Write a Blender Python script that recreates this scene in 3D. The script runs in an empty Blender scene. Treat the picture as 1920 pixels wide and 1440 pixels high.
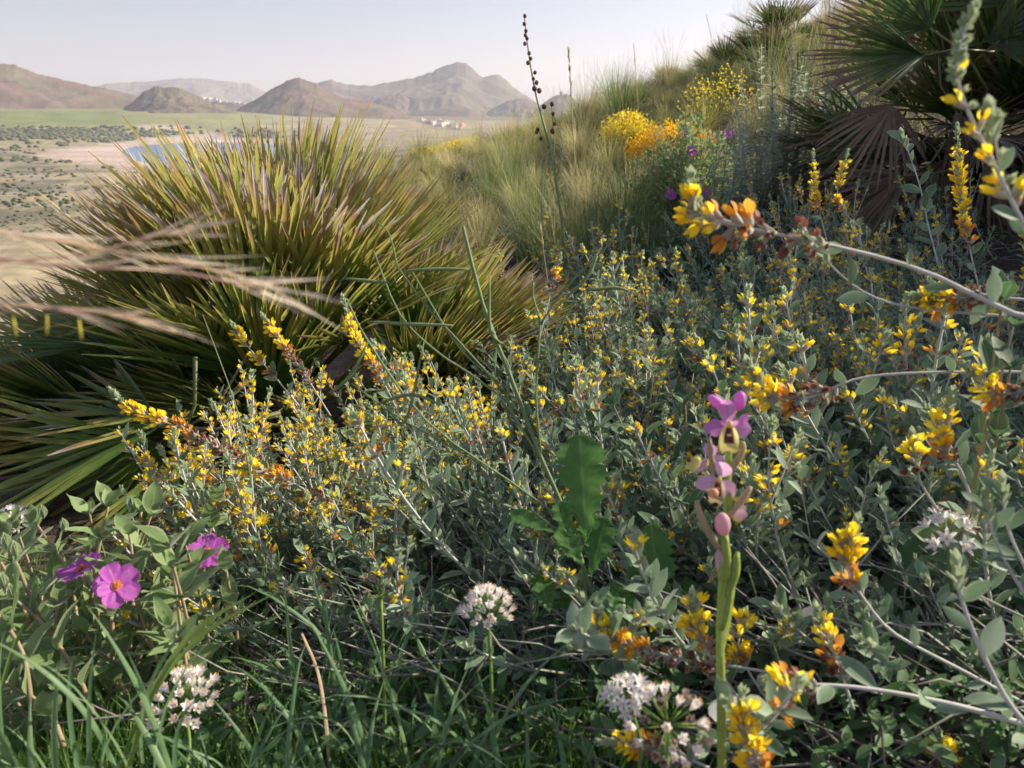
import bpy, math, random
import numpy as np
from mathutils import Vector as V, Matrix, Quaternion, Euler

R = random.Random(7)
SC = bpy.context.scene
COL = SC.collection
rad = math.radians

# ------------------------------------------------------------------ camera, sky, sun, exposure
F = 1450.0
PITCH = rad(18.95)
cam_d = bpy.data.cameras.new("camera")
cam = bpy.data.objects.new("camera", cam_d)
COL.objects.link(cam)
cam_d.sensor_width = 36.0
cam_d.lens = 36.0 * F / 1920.0
cam_d.clip_start = 0.02
cam_d.clip_end = 40000
cam.location = (0, 0, 0)
cam.rotation_euler = (rad(90) - PITCH, 0, 0)
cam_d.dof.use_dof = True
cam_d.dof.focus_distance = 1.35
cam_d.dof.aperture_fstop = 12.0
SC.camera = cam

SUN_AZ = 70.0          # degrees from straight ahead towards the right
SUN_EL = 28.5
world = bpy.data.worlds.new("World")
SC.world = world
world.use_nodes = True
wn = world.node_tree.nodes
wl = world.node_tree.links
wn.clear()
sky = wn.new("ShaderNodeTexSky")
sky.sky_type = 'NISHITA'
sky.sun_disc = False
sky.sun_elevation = rad(SUN_EL)
sky.sun_rotation = rad(SUN_AZ)
sky.air_density = 1.0
sky.dust_density = 1.0
sky.ozone_density = 2.0
bg = wn.new("ShaderNodeBackground")
bg.inputs[1].default_value = 0.083
wo = wn.new("ShaderNodeOutputWorld")
tint = wn.new("ShaderNodeMix"); tint.data_type = 'RGBA'; tint.blend_type = 'MULTIPLY'; tint.inputs[0].default_value = 1
tint.inputs[7].default_value = (1.12, .935, .955, 1)
wl.new(sky.outputs[0], tint.inputs[6]); wl.new(tint.outputs[2], bg.inputs[0])
wl.new(bg.outputs[0], wo.inputs[0])

sun_d = bpy.data.lights.new("sun", 'SUN')
sun_d.energy = 4.5
sun_d.angle = rad(0.6)
sun_d.color = (1.0, 0.90, 0.76)
sun = bpy.data.objects.new("sun", sun_d)
COL.objects.link(sun)
sdir = V((math.sin(rad(SUN_AZ)) * math.cos(rad(SUN_EL)), math.cos(rad(SUN_AZ)) * math.cos(rad(SUN_EL)), math.sin(rad(SUN_EL))))
sun.rotation_euler = sdir.to_track_quat('Z', 'Y').to_euler()

SC.view_settings.view_transform = 'Standard'
SC.view_settings.look = 'None'
SC.view_settings.gamma = 1
SC.view_settings.use_curve_mapping = False
SC.view_settings.exposure = 0.93
cy = SC.cycles if hasattr(SC, "cycles") else None
SC.render.engine = 'CYCLES'
SC.cycles.use_denoising = True
SC.cycles.max_bounces = 6
SC.cycles.diffuse_bounces = 4
SC.cycles.transmission_bounces = 4
SC.cycles.transparent_max_bounces = 4
SC.cycles.volume_bounces = 1
SC.cycles.glossy_bounces = 2
SC.cycles.use_adaptive_sampling = True
SC.cycles.adaptive_threshold = 0.02

FWD = V((0, math.cos(PITCH), -math.sin(PITCH)))
UP = V((0, math.sin(PITCH), math.cos(PITCH)))
RT = V((1, 0, 0))


def P(px, py, d):
    """the place seen at a pixel of the photograph, d metres out"""
    return (FWD + RT * ((px - 960) / F) + UP * ((720 - py) / F)) * d


# ------------------------------------------------------------------ ground heights
def g(x, y):
    x = np.asarray(x, float); y = np.asarray(y, float)
    c = np.interp(y, [-6, -1, 0, .5, 1, 2, 3, 4, 6, 8, 10, 12.5, 16, 22, 30, 60],
                  [.5, -.40, -.5, -.53, -.62, -.76, -.74, -.64, -.52, -.40, -.29, -.27, -.8, -2.6, -5.5, -22])
    ar = np.interp(y, [0, 1, 2, 3, 5, 10, 20], [.10, .12, .16, .22, .30, .345, .30])
    al = np.interp(y, [0, 1, 3, 6, 10], [.10, .10, .14, .20, .24])
    sp = .5 * (x + np.sqrt(x * x + .35)); sn = x - sp
    z = c + ar * sp + al * sn
    z = z - .42 * np.maximum(0, -x - 1.5) ** 1.35
    z = z + .03 * np.sin(3.1 * x + 1.3 * y) * np.cos(2.3 * y - x) + .05 * np.sin(1.1 * x + .7) * np.sin(.9 * y) * np.clip(y / 4, 0, 1)
    return z


def gz(x, y):
    return float(g(x, y))


# value noise in numpy
_rs = np.random.RandomState(5)
_tab = _rs.rand(256, 256)


def vnoise(x, y):
    xi = np.floor(x).astype(int); yi = np.floor(y).astype(int)
    xf = x - xi; yf = y - yi
    u = xf * xf * (3 - 2 * xf); v = yf * yf * (3 - 2 * yf)
    a = _tab[xi & 255, yi & 255]; b = _tab[(xi + 1) & 255, yi & 255]
    c = _tab[xi & 255, (yi + 1) & 255]; d = _tab[(xi + 1) & 255, (yi + 1) & 255]
    return (a * (1 - u) + b * u) * (1 - v) + (c * (1 - u) + d * u) * v


def fbm(x, y, o=4):
    s = 0; a = .5; t = 0
    for i in range(o):
        s = s + a * vnoise(x * 2 ** i + 17 * i, y * 2 ** i + 31 * i); t += a; a *= .5
    return s / t


def ridged(x, y, o=5):
    s = 0; a = .5; t = 0
    for i in range(o):
        s = s + a * (1 - np.abs(2 * vnoise(x * 2 ** i + 7 * i, y * 2 ** i + 13 * i) - 1)); t += a; a *= .5
    return s / t


SEA = -50.0


def onsea(px, py):
    d = FWD + RT * ((px - 960) / F) + UP * ((720 - py) / F)
    return d.x * SEA / d.z, d.y * SEA / d.z


BAY = [onsea(*p) for p in [(232, 280), (228, 286), (238, 293), (262, 303), (300, 312), (350, 319), (430, 327), (500, 330), (560, 322), (580, 305), (568, 290),
                           (545, 277), (520, 271), (490, 268.5), (400, 267.5), (330, 269), (285, 271), (250, 275)]]
SAND = [onsea(*p) for p in [(70, 296), (95, 287), (150, 279), (210, 272), (270, 267.5), (400, 264.5), (540, 266), (580, 275), (610, 292), (630, 315), (625, 345), (560, 362), (420, 345), (330, 338), (250, 322),
                            (190, 311), (120, 305)]]


def sdf(px, py, poly):
    """signed distance to a polygon, negative inside"""
    d = np.full(px.shape, 1e18); ins = np.zeros(px.shape, bool)
    n = len(poly)
    for i in range(n):
        ax, ay = poly[i]; bx, by = poly[(i + 1) % n]
        ex, ey = bx - ax, by - ay
        wx, wy = px - ax, py - ay
        t = np.clip((wx * ex + wy * ey) / (ex * ex + ey * ey), 0, 1)
        d = np.minimum(d, (wx - ex * t) ** 2 + (wy - ey * t) ** 2)
        c = ((ay > py) != (by > py)) & (px < (bx - ax) * (py - ay) / (by - ay + 1e-12) + ax)
        ins ^= c
    d = np.sqrt(d)
    return np.where(ins, -d, d)


def far_h(x, y):
    r = np.hypot(x, y)
    az = np.degrees(np.arctan2(x, y))
    base = -46.0 + 42 * np.exp(-np.maximum(r - 12, 0) / 55.0)
    base = base + (fbm(x / 60, y / 60) - .5) * 5 * np.clip((r - 60) / 200, 0, 1)
    lift = np.interp(r, [0, 1700, 1900, 2350, 2800, 4500, 12000], [0, 0, 12, 62, 75, 110, 160])
    base = base + lift * np.interp(az, [-60, -22, -14, -8, 10, 60], [1, 1, .75, .6, .45, .4])
    s = sdf(x, y, BAY)
    k = np.clip(s / 160.0, -1, 1)
    shore = SEA + np.where(k < 0, k * 6, k * 4 + np.maximum(0, s) * .004)
    w = np.clip((s - 40) / 180.0, 0, 1); w = w * w * (3 - 2 * w)
    farmask = np.clip((r - 300) / 150, 0, 1)
    w = 1 - (1 - w) * farmask
    return base * w + shore * (1 - w)


def H(x, y):
    r = np.hypot(x, y)
    wb = np.clip((r - 14) / 26, 0, 1); wb = wb * wb * (3 - 2 * wb)
    return np.where(r > 45, far_h(x, y), g(np.clip(x, -30, 40), np.clip(y, -20, 60)) * (1 - wb) + np.minimum(far_h(x, y), g(np.clip(x, -30, 40), np.clip(y, -20, 60))) * wb)


# ------------------------------------------------------------------ mesh builder
class MB:
    def __init__(s):
        s.v = []; s.f = []; s.m = []; s.uv = []; s.r = []

    def add(s, p, u=0., v=0., r=0.):
        s.v.append((p[0], p[1], p[2])); s.uv.append((u, v)); s.r.append(r)
        return len(s.v) - 1

    def face(s, idx, m=0):
        s.f.append(idx); s.m.append(m)

    def tube(s, pts, rads, n=5, m=0, cap=True, r=None):
        r = R.random() if r is None else r
        pts = [V(p) for p in pts]
        if not hasattr(rads, '__len__'):
            rads = [rads] * len(pts)
        prev = None; up = V((0.13, .21, .97))
        N = len(pts)
        for i, p in enumerate(pts):
            t = (pts[min(i + 1, N - 1)] - pts[max(i - 1, 0)])
            t.normalize()
            a = up - t * up.dot(t)
            if a.length < 1e-4: a = t.orthogonal()
            a.normalize(); up = a
            b = t.cross(a)
            ring = []
            for k in range(n):
                w = 2 * math.pi * k / n
                ring.append(s.add(p + (a * math.cos(w) + b * math.sin(w)) * rads[i], k / n, i / (N - 1), r))
            if prev:
                for k in range(n):
                    s.face((prev[k], prev[(k + 1) % n], ring[(k + 1) % n], ring[k]), m)
            elif cap and n > 2:
                s.face(tuple(reversed(ring)), m)
            prev = ring
        if cap and n > 2: s.face(tuple(prev), m)

    def leaf(s, b, t, w, nrm=None, segs=4, fold=.25, curl=.08, shape=.5, m=0, r=None, tipw=.02, basew=.12, wave=0., jag=0., root=None, pw=.8):
        """one leaf blade, petal or grass blade from b to t; shape: where it is widest (0..1)"""
        r = R.random() if r is None else r
        b = V(b); t = V(t)
        ax = t - b; L = ax.length
        if L < 1e-7: return
        nrm = V((0, 0, 1)) if nrm is None else V(nrm)
        n = nrm - ax * (nrm.dot(ax) / (L * L))
        if n.length < 1e-4: n = ax.orthogonal()
        n.normalize()
        sd = ax.cross(n); sd.normalize()
        prev = None
        for i in range(segs + 1):
            q = i / segs
            if q < shape:
                a = q / shape; hw = basew + (1 - basew) * math.sin(a * math.pi / 2)
            else:
                a = (q - shape) / (1 - shape); hw = tipw + (1 - tipw) * math.cos(a * math.pi / 2) ** pw if a < 1 else tipw
            if jag: hw *= 1 + jag * (1 if i % 2 else -1)
            hw *= w / 2
            c = b + ax * q + n * (curl * L * (q * q * 1.0 - q * .3) * -1)
            wv = wave * w * math.sin(q * 9 + r * 20)
            e = n * (fold * hw)
            if i == 0 and root is not None:
                row = (root, root, root)
            else:
                row = (s.add(c - sd * hw + e + n * wv, 0., q, r), s.add(c, .5, q, r), s.add(c + sd * hw + e - n * wv, 1., q, r))
            if prev:
                if prev[0] == prev[1]:
                    s.face((prev[1], row[1], row[0]), m); s.face((prev[1], row[2], row[1]), m)
                else:
                    s.face((prev[0], prev[1], row[1], row[0]), m); s.face((prev[1], prev[2], row[2], row[1]), m)
            prev = row

    def blob(s, c, rx, ry, rz, n=6, k=4, m=0, r=None, rot=None, jit=0.):
        r = R.random() if r is None else r
        c = V(c); rows = []
        for i in range(k + 1):
            th = math.pi * i / k
            row = []
            for j in range(n):
                ph = 2 * math.pi * j / n
                q = 1 + jit * (R.random() - .5)
                p = V((rx * math.sin(th) * math.cos(ph) * q, ry * math.sin(th) * math.sin(ph) * q, rz * math.cos(th) * q))
                if rot is not None: p = rot @ p
                row.append(s.add(c + p, j / n, i / k, r))
                if i in (0, k): row = row * n; break
            rows.append(row)
        for i in range(k):
            for j in range(n):
                a, b2, c2, d = rows[i][j], rows[i][(j + 1) % n], rows[i + 1][(j + 1) % n], rows[i + 1][j]
                if i == 0: s.face((a, d, c2), m)
                elif i == k - 1: s.face((a, d, b2), m)
                else: s.face((a, d, c2, b2), m)

    def box(s, c, sx, sy, sz, rz=0, m=0):
        c = V(c); r = R.random(); ca, sa = math.cos(rz), math.sin(rz)
        ids = []
        for z in (0, 1):
            for x, y in ((-1, -1), (1, -1), (1, 1), (-1, 1)):
                X, Y = x * sx / 2, y * sy / 2
                ids.append(s.add(c + V((X * ca - Y * sa, X * sa + Y * ca, z * sz)), x, z, r))
        for q in ((3, 2, 1, 0), (4, 5, 6, 7), (0, 1, 5, 4), (1, 2, 6, 5), (2, 3, 7, 6), (3, 0, 4, 7)):
            s.face(tuple(ids[i] for i in q), m)

    def mesh(s, name, mats, origin=None, smooth=True):
        me = bpy.data.meshes.new(name)
        vv = np.array(s.v, float).reshape(-1, 3)
        if origin is not None: vv = vv - np.array(origin[:])
        me.from_pydata(vv.tolist(), [], s.f)
        for m in mats: me.materials.append(m)
        if len(mats) > 1: me.polygons.foreach_set("material_index", s.m)
        me.polygons.foreach_set("use_smooth", [smooth] * len(s.f))
        li = np.empty(len(me.loops), int); me.loops.foreach_get("vertex_index", li)
        ul = me.uv_layers.new(name="UVMap")
        ul.data.foreach_set("uv", np.array(s.uv)[li].ravel())
        at = me.attributes.new("rnd", 'FLOAT', 'POINT')
        at.data.foreach_set("value", s.r)
        me.update()
        return me

    def obj(s, name, mats, parent=None, origin=None, **kw):
        if origin is None and parent is not None: origin = wloc(parent)
        o = put(name, s.mesh(name, mats, origin, kw.pop('smooth', True)), parent)
        if parent is None and origin is not None: o.location = origin
        for k, v in kw.items(): o[k] = v
        return o


_W = {}


def wloc(o):
    l = V(o.location)
    while o.parent: o = o.parent; l = l + V(o.location)
    return l


def put(name, me, parent=None, loc=(0, 0, 0), rot=None, scale=None):
    o = bpy.data.objects.new(name, me)
    COL.objects.link(o)
    o.location = loc
    if rot is not None:
        if isinstance(rot, (Quaternion,)): o.rotation_mode = 'QUATERNION'; o.rotation_quaternion = rot
        else: o.rotation_euler = rot
    if scale is not None: o.scale = (scale,) * 3 if not hasattr(scale, '__len__') else scale
    if parent is not None: o.parent = parent
    return o


def thing(name, loc, label, cat, group=None, **kw):
    o = put(name, None, None, loc, **kw)
    o.empty_display_size = .05
    o['label'] = label; o['category'] = cat
    if group: o['group'] = group
    return o


def tag(o, label, cat, group=None):
    o['label'] = label; o['category'] = cat
    if group: o['group'] = group
    return o


# ------------------------------------------------------------------ materials
def nodes(name):
    m = bpy.data.materials.new(name); m.use_nodes = True
    nt = m.node_tree; nt.nodes.clear()
    return m, nt, nt.nodes, nt.links


def rgba(c): return (c[0], c[1], c[2], 1)


def ramp(nt, fac, stops):
    r = nt.nodes.new("ShaderNodeValToRGB")
    el = r.color_ramp.elements
    el[0].position = stops[0][0]; el[0].color = rgba(stops[0][1])
    el[1].position = stops[-1][0]; el[1].color = rgba(stops[-1][1])
    for p, c in stops[1:-1]:
        e = el.new(p); e.color = rgba(c)
    nt.links.new(fac, r.inputs[0])
    return r.outputs[0]


def mth(nt, op, a, b=None, c=None, clamp=False):
    n = nt.nodes.new("ShaderNodeMath"); n.operation = op; n.use_clamp = clamp
    for i, q in enumerate((a, b, c)):
        if q is None: continue
        if isinstance(q, (int, float)): n.inputs[i].default_value = q
        else: nt.links.new(q, n.inputs[i])
    return n.outputs[0]


def mix(nt, f, a, b, mode='MIX'):
    n = nt.nodes.new("ShaderNodeMix"); n.data_type = 'RGBA'; n.blend_type = mode
    for i, q in ((0, f), (6, a), (7, b)):
        if isinstance(q, (int, float)): n.inputs[i].default_value = q
        elif isinstance(q, tuple): n.inputs[i].default_value = rgba(q)
        else: nt.links.new(q, n.inputs[i])
    return n.outputs[2]


def foliage(name, stops, by='rnd', rough=.55, trans=.3, edge=None, edgew=.4, mid=None, veins=0., vary=.35, nscale=60., tcol=None, spec=.3, bump=.15, sheen=0.):
    """a leaf, petal or stem material: colour ramp over a per-leaf random number ('rnd') or over the position along the leaf ('v'), fine mottling, pale rim, light passing through"""
    m, nt, N, L = nodes(name)
    at = N.new("ShaderNodeAttribute"); at.attribute_name = "rnd"
    oi = N.new("ShaderNodeObjectInfo")
    uv = N.new("ShaderNodeUVMap")
    sx = N.new("ShaderNodeSeparateXYZ"); L.new(uv.outputs[0], sx.inputs[0])
    tc = N.new("ShaderNodeTexCoord")
    no = N.new("ShaderNodeTexNoise"); no.inputs['Scale'].default_value = nscale; no.inputs['Detail'].default_value = 3
    L.new(tc.outputs['Object'], no.inputs['Vector'])
    if by == 'rnd':
        f = mth(nt, 'MULTIPLY_ADD', at.outputs['Fac'], .6, mth(nt, 'MULTIPLY', oi.outputs['Random'], .4))
    else:
        # along the leaf, shifted leaf by leaf and frond by frond
        sh = mth(nt, 'MULTIPLY_ADD', at.outputs['Fac'], .22, mth(nt, 'MULTIPLY', mth(nt, 'POWER', oi.outputs['Random'], 1.6), .26))
        f = mth(nt, 'MULTIPLY', mth(nt, 'ADD', sx.outputs[1], mth(nt, 'SUBTRACT', sh, .155)), .86)
        f = mth(nt, 'ADD', f, mth(nt, 'MULTIPLY', mth(nt, 'SUBTRACT', no.outputs[0], .5), .35))
    col = ramp(nt, f, stops)
    k = mth(nt, 'MULTIPLY_ADD', no.outputs[0], vary * 2, 1 - vary)
    vm = N.new("ShaderNodeVectorMath"); vm.operation = 'SCALE'
    L.new(col, vm.inputs[0]); L.new(k, vm.inputs['Scale'])
    col = vm.outputs[0]
    d = mth(nt, 'ABSOLUTE', mth(nt, 'SUBTRACT', sx.outputs[0], .5))
    if veins:
        w = mth(nt, 'SINE', mth(nt, 'MULTIPLY', mth(nt, 'SUBTRACT', sx.outputs[1], mth(nt, 'MULTIPLY', d, .5)), veins * 6.28))
        w = mth(nt, 'SMOOTH_MIN', mth(nt, 'POWER', mth(nt, 'MAXIMUM', w, 0.), 12.), 1., .1)
        col = mix(nt, mth(nt, 'MULTIPLY', w, .45, clamp=True), col, mid or (.2, .3, .15))
    if mid:
        mm = mth(nt, 'LESS_THAN', d, .035)
        col = mix(nt, mth(nt, 'MULTIPLY', mm, .7), col, mid)
    if edge:
        mr = N.new("ShaderNodeMapRange"); mr.inputs[1].default_value = edgew; mr.inputs[2].default_value = .5
        L.new(d, mr.inputs[0])
        col = mix(nt, mth(nt, 'MULTIPLY', mr.outputs[0], .8), col, edge)
    pb = N.new("ShaderNodeBsdfPrincipled")
    L.new(col, pb.inputs['Base Color'])
    pb.inputs['Roughness'].default_value = rough
    pb.inputs['Specular IOR Level'].default_value = spec
    if sheen:
        pb.inputs['Sheen Weight'].default_value = sheen
        pb.inputs['Sheen Roughness'].default_value = .5
    if bump:
        bp = N.new("ShaderNodeBump"); bp.inputs['Strength'].default_value = bump; bp.inputs['Distance'].default_value = .001
        L.new(no.outputs[0], bp.inputs['Height']); L.new(bp.outputs[0], pb.inputs['Normal'])
    out = N.new("ShaderNodeOutputMaterial")
    if trans:
        tr = N.new("ShaderNodeBsdfTranslucent")
        if tcol: c2 = mix(nt, 1., col, tcol, 'MULTIPLY')
        else: c2 = col
        sc = N.new("ShaderNodeVectorMath"); sc.operation = 'SCALE'; sc.inputs['Scale'].default_value = 1.5
        L.new(c2, sc.inputs[0]); L.new(sc.outputs[0], tr.inputs[0])
        ms = N.new("ShaderNodeMixShader"); ms.inputs[0].default_value = trans
        L.new(pb.outputs[0], ms.inputs[1]); L.new(tr.outputs[0], ms.inputs[2]); L.new(ms.outputs[0], out.inputs[0])
    else:
        L.new(pb.outputs[0], out.inputs[0])
    return m


m_sleaf = foliage("shrub_leaf", [(0, (.10, .18, .085)), (.45, (.175, .27, .145)), (.8, (.26, .36, .215)), (1, (.37, .45, .32))], edge=(.42, .47, .37), edgew=.37, trans=.22, rough=.6, sheen=.08)
m_sstem = foliage("shrub_stem", [(0, (.42, .43, .37)), (.6, (.56, .56, .49)), (1, (.66, .65, .58))], trans=0, rough=.8, sheen=.3)
m_bare = foliage('bare_stem', [(0, (.20, .19, .15)), (.6, (.34, .34, .28)), (1, (.46, .45, .39))], trans=0, rough=.85)
m_twig = foliage("dead_twig", [(0, (.08, .06, .045)), (.5, (.16, .135, .11)), (1, (.30, .27, .24))], trans=0, rough=.9)
m_bud = foliage("pale_bud", [(0, (.28, .37, .18)), (1, (.50, .56, .36))], trans=.3, rough=.7, edge=(.55, .58, .45), sheen=.3)
m_yel = foliage("yellow_petal", [(0, (.86, .54, .02)), (.35, (.92, .70, .03)), (1, (.95, .82, .09))], trans=.4, rough=.5, vary=.12, bump=0)
m_ora = foliage("orange_petal", [(0, (.55, .22, .05)), (.5, (.76, .38, .05)), (1, (.84, .55, .06))], trans=.35, rough=.6, vary=.2, bump=0)
m_brn = foliage("withered_petal", [(0, (.14, .045, .03)), (.5, (.30, .12, .075)), (1, (.46, .30, .22))], trans=.2, rough=.8)
m_caly = foliage("calyx", [(0, (.40, .36, .28)), (1, (.58, .53, .44))], trans=.3, rough=.7, sheen=.4)
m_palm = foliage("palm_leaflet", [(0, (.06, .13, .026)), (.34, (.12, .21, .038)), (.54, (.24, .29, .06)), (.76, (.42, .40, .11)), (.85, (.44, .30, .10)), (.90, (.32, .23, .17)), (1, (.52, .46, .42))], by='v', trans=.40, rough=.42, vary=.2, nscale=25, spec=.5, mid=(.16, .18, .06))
m_palmg = foliage("shade_toned_palm_leaflet", [(0, (.045, .09, .02)), (.45, (.075, .13, .03)), (.66, (.20, .20, .06)), (.78, (.20, .13, .09)), (1, (.28, .21, .17))], by='v', trans=.3, rough=.45, vary=.2, nscale=25, spec=.45)  # darker copy of the palm leaflet, shade painted into its colour
m_palmd = foliage("dead_palm_leaflet", [(0, (.14, .095, .06)), (.5, (.24, .175, .12)), (1, (.36, .30, .25))], trans=.15, rough=.75, vary=.3, nscale=40)
m_pet = foliage("palm_petiole", [(0, (.10, .13, .04)), (1, (.25, .22, .10))], trans=0, rough=.5)
m_cleaf = foliage("cistus_leaf", [(0, (.12, .20, .06)), (.5, (.20, .30, .10)), (1, (.28, .38, .15))], edge=(.36, .42, .24), edgew=.38, mid=(.26, .33, .16), trans=.32, rough=.6, sheen=.25, bump=.4)
m_cstem = foliage("cistus_stem", [(0, (.26, .20, .12)), (1, (.42, .33, .20))], trans=0, rough=.75)
m_pur = foliage("purple_petal", [(0, (.50, .08, .52)), (1, (.68, .20, .66))], trans=.45, rough=.6, vary=.3, nscale=120, mid=(.6, .25, .55), bump=.6)
m_stam = foliage("orange_stamen", [(0, (.75, .27, .01)), (1, (.9, .48, .02))], trans=.2, rough=.6)
m_wht = foliage("white_tepal", [(0, (.84, .80, .76)), (1, (.92, .90, .87))], trans=.3, rough=.5, vary=.05, bump=0)
m_anth = foliage("anther", [(0, (.70, .34, .06)), (1, (.8, .5, .12))], trans=.1, rough=.7)
m_alst = foliage("green_stalk", [(0, (.12, .22, .04)), (1, (.22, .32, .07))], trans=.15, rough=.5)
m_drif = foliage("dry_floret", [(0, (.22, .15, .10)), (1, (.50, .42, .33))], trans=.2, rough=.8)
m_gbroad = foliage("broad_blade", [(0, (.10, .20, .085)), (.5, (.16, .27, .12)), (1, (.24, .35, .16))], trans=.35, rough=.45, vary=.25, nscale=30)
m_gfine = foliage("fine_grass", [(0, (.07, .16, .03)), (.5, (.13, .26, .05)), (.85, (.22, .34, .09)), (1, (.45, .38, .20))], trans=.35, rough=.5)
m_gdry = foliage("dry_grass", [(0, (.28, .27, .10)), (.45, (.42, .37, .17)), (1, (.58, .48, .30))], trans=.35, rough=.6)
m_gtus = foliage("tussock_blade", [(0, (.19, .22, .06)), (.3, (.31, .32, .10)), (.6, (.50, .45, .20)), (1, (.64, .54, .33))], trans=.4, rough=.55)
m_ggreen = foliage("green_tussock_blade", [(0, (.08, .13, .035)), (.6, (.15, .21, .07)), (1, (.36, .34, .15))], trans=.35, rough=.5)  # darker green is this grass's own colour
m_mleaf = foliage("lobed_leaf", [(0, (.065, .165, .035)), (1, (.10, .22, .05))], trans=.32, rough=.5, mid=(.16, .28, .09), veins=7., bump=.5, vary=.25)
m_mstem = foliage("mustard_stem", [(0, (.13, .20, .07)), (1, (.24, .30, .13))], trans=0, rough=.6)
m_bright = foliage("bright_leaf", [(0, (.08, .20, .03)), (1, (.12, .26, .045))], trans=.35, rough=.5, mid=(.2, .34, .1))
m_orp = foliage("orchid_sepal", [(0, (.62, .22, .56)), (1, (.74, .36, .66))], trans=.4, rough=.5, vary=.12, nscale=200, mid=(.56, .2, .45), bump=.1)
m_orlight = foliage('light_orchid_sepal', [(0, (.72, .40, .62)), (1, (.80, .52, .72))], trans=.4, rough=.5, vary=.15, nscale=200, mid=(.62, .3, .5), veins=5., bump=.2)
m_orpale = foliage("faded_sepal", [(0, (.66, .42, .46)), (1, (.74, .52, .54))], trans=.4, rough=.5, vary=.12, mid=(.56, .3, .38), bump=.1)
m_orlip = foliage("orchid_lip", [(0, (.72, .62, .16)), (1, (.80, .72, .26))], trans=.2, rough=.6, vary=.12)
m_ordk = foliage("lip_patch", [(0, (.10, .012, .012)), (1, (.18, .03, .02))], trans=0, rough=.35)
m_orst = foliage("orchid_stalk", [(0, (.30, .40, .07)), (1, (.42, .50, .13))], trans=.25, rough=.5, vary=.3, nscale=220, bump=.4)
m_orbr = foliage("orchid_bract", [(0, (.42, .38, .20)), (1, (.55, .42, .28))], trans=.3, rough=.5)
m_caps = foliage("seed_capsule", [(0, (.10, .055, .035)), (1, (.20, .12, .07))], trans=0, rough=.7)
m_phl = foliage("woolly_leaf", [(0, (.32, .38, .26)), (1, (.55, .60, .48))], trans=.35, rough=.8, sheen=.4)
m_phf = foliage("pink_floret", [(0, (.45, .28, .34)), (1, (.58, .42, .44))], trans=.3, rough=.7)
m_blade_g = foliage("awn", [(0, (.36, .22, .24)), (.3, (.70, .58, .44)), (1, (.88, .80, .60))], trans=.5, rough=.6)
m_blade_y = foliage("yellow_anther", [(0, (.60, .58, .08)), (1, (.72, .70, .15))], trans=.3, rough=.6)
m_viol = foliage("violet_petal", [(0, (.10, .04, .40)), (1, (.16, .06, .5))], trans=.3)
m_leaf_dk = foliage("weed_leaf", [(0, (.07, .15, .05)), (1, (.14, .24, .09))], trans=.25, rough=.6)


def rockmat():
    m, nt, N, L = nodes("rock")
    tc = N.new("ShaderNodeTexCoord"); no = N.new("ShaderNodeTexNoise"); no.inputs['Scale'].default_value = 30; no.inputs['Detail'].default_value = 8
    L.new(tc.outputs['Object'], no.inputs['Vector'])
    c = ramp(nt, no.outputs[0], [(.3, (.10, .085, .08)), (.5, (.22, .19, .17)), (.7, (.36, .32, .29))])
    p = N.new("ShaderNodeBsdfPrincipled"); p.inputs['Roughness'].default_value = .9; L.new(c, p.inputs['Base Color'])
    b = N.new("ShaderNodeBump"); b.inputs['Distance'].default_value = .006; L.new(no.outputs[0], b.inputs['Height']); L.new(b.outputs[0], p.inputs['Normal'])
    o = N.new("ShaderNodeOutputMaterial"); L.new(p.outputs[0], o.inputs[0])
    return m


m_rock = rockmat()


def plain(name, c, rough=.8, c2=None, scale=5):
    m, nt, N, L = nodes(name)
    p = N.new("ShaderNodeBsdfPrincipled"); p.inputs['Roughness'].default_value = rough
    tc = N.new("ShaderNodeTexCoord"); no = N.new("ShaderNodeTexNoise"); no.inputs['Scale'].default_value = scale; no.inputs['Detail'].default_value = 5
    L.new(tc.outputs['Object'], no.inputs['Vector'])
    L.new(mix(nt, no.outputs[0], c, c2 or tuple(q * .8 for q in c)), p.inputs['Base Color'])
    o = N.new("ShaderNodeOutputMaterial"); L.new(p.outputs[0], o.inputs[0])
    return m


def groundmat():
    m, nt, N, L = nodes("ground")
    at = N.new("ShaderNodeAttribute"); at.attribute_name = "Col"
    tc = N.new("ShaderNodeTexCoord")
    cols = at.outputs['Color']
    hgt = None
    for sc, lo, hi in ((.012, .8, 1.2), (.15, .7, 1.25), (9., .55, 1.35), (70., .6, 1.4)):
        no = N.new("ShaderNodeTexNoise"); no.inputs['Scale'].default_value = sc; no.inputs['Detail'].default_value = 6
        L.new(tc.outputs['Object'], no.inputs['Vector'])
        mr = N.new("ShaderNodeMapRange"); mr.inputs[1].default_value = .3; mr.inputs[2].default_value = .7
        mr.inputs[3].default_value = lo; mr.inputs[4].default_value = hi; L.new(no.outputs[0], mr.inputs[0])
        v = N.new("ShaderNodeVectorMath"); v.operation = 'SCALE'; L.new(cols, v.inputs[0]); L.new(mr.outputs[0], v.inputs['Scale'])
        cols = v.outputs[0]; hgt = no.outputs[0]
    p = N.new("ShaderNodeBsdfPrincipled"); p.inputs['Roughness'].default_value = .95; p.inputs['Specular IOR Level'].default_value = .1
    L.new(cols, p.inputs['Base Color'])
    b = N.new("ShaderNodeBump"); b.inputs['Distance'].default_value = .01; b.inputs['Strength'].default_value = .8
    L.new(hgt, b.inputs['Height']); L.new(b.outputs[0], p.inputs['Normal'])
    o = N.new("ShaderNodeOutputMaterial"); L.new(p.outputs[0], o.inputs[0])
    return m


m_ground = groundmat()


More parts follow.
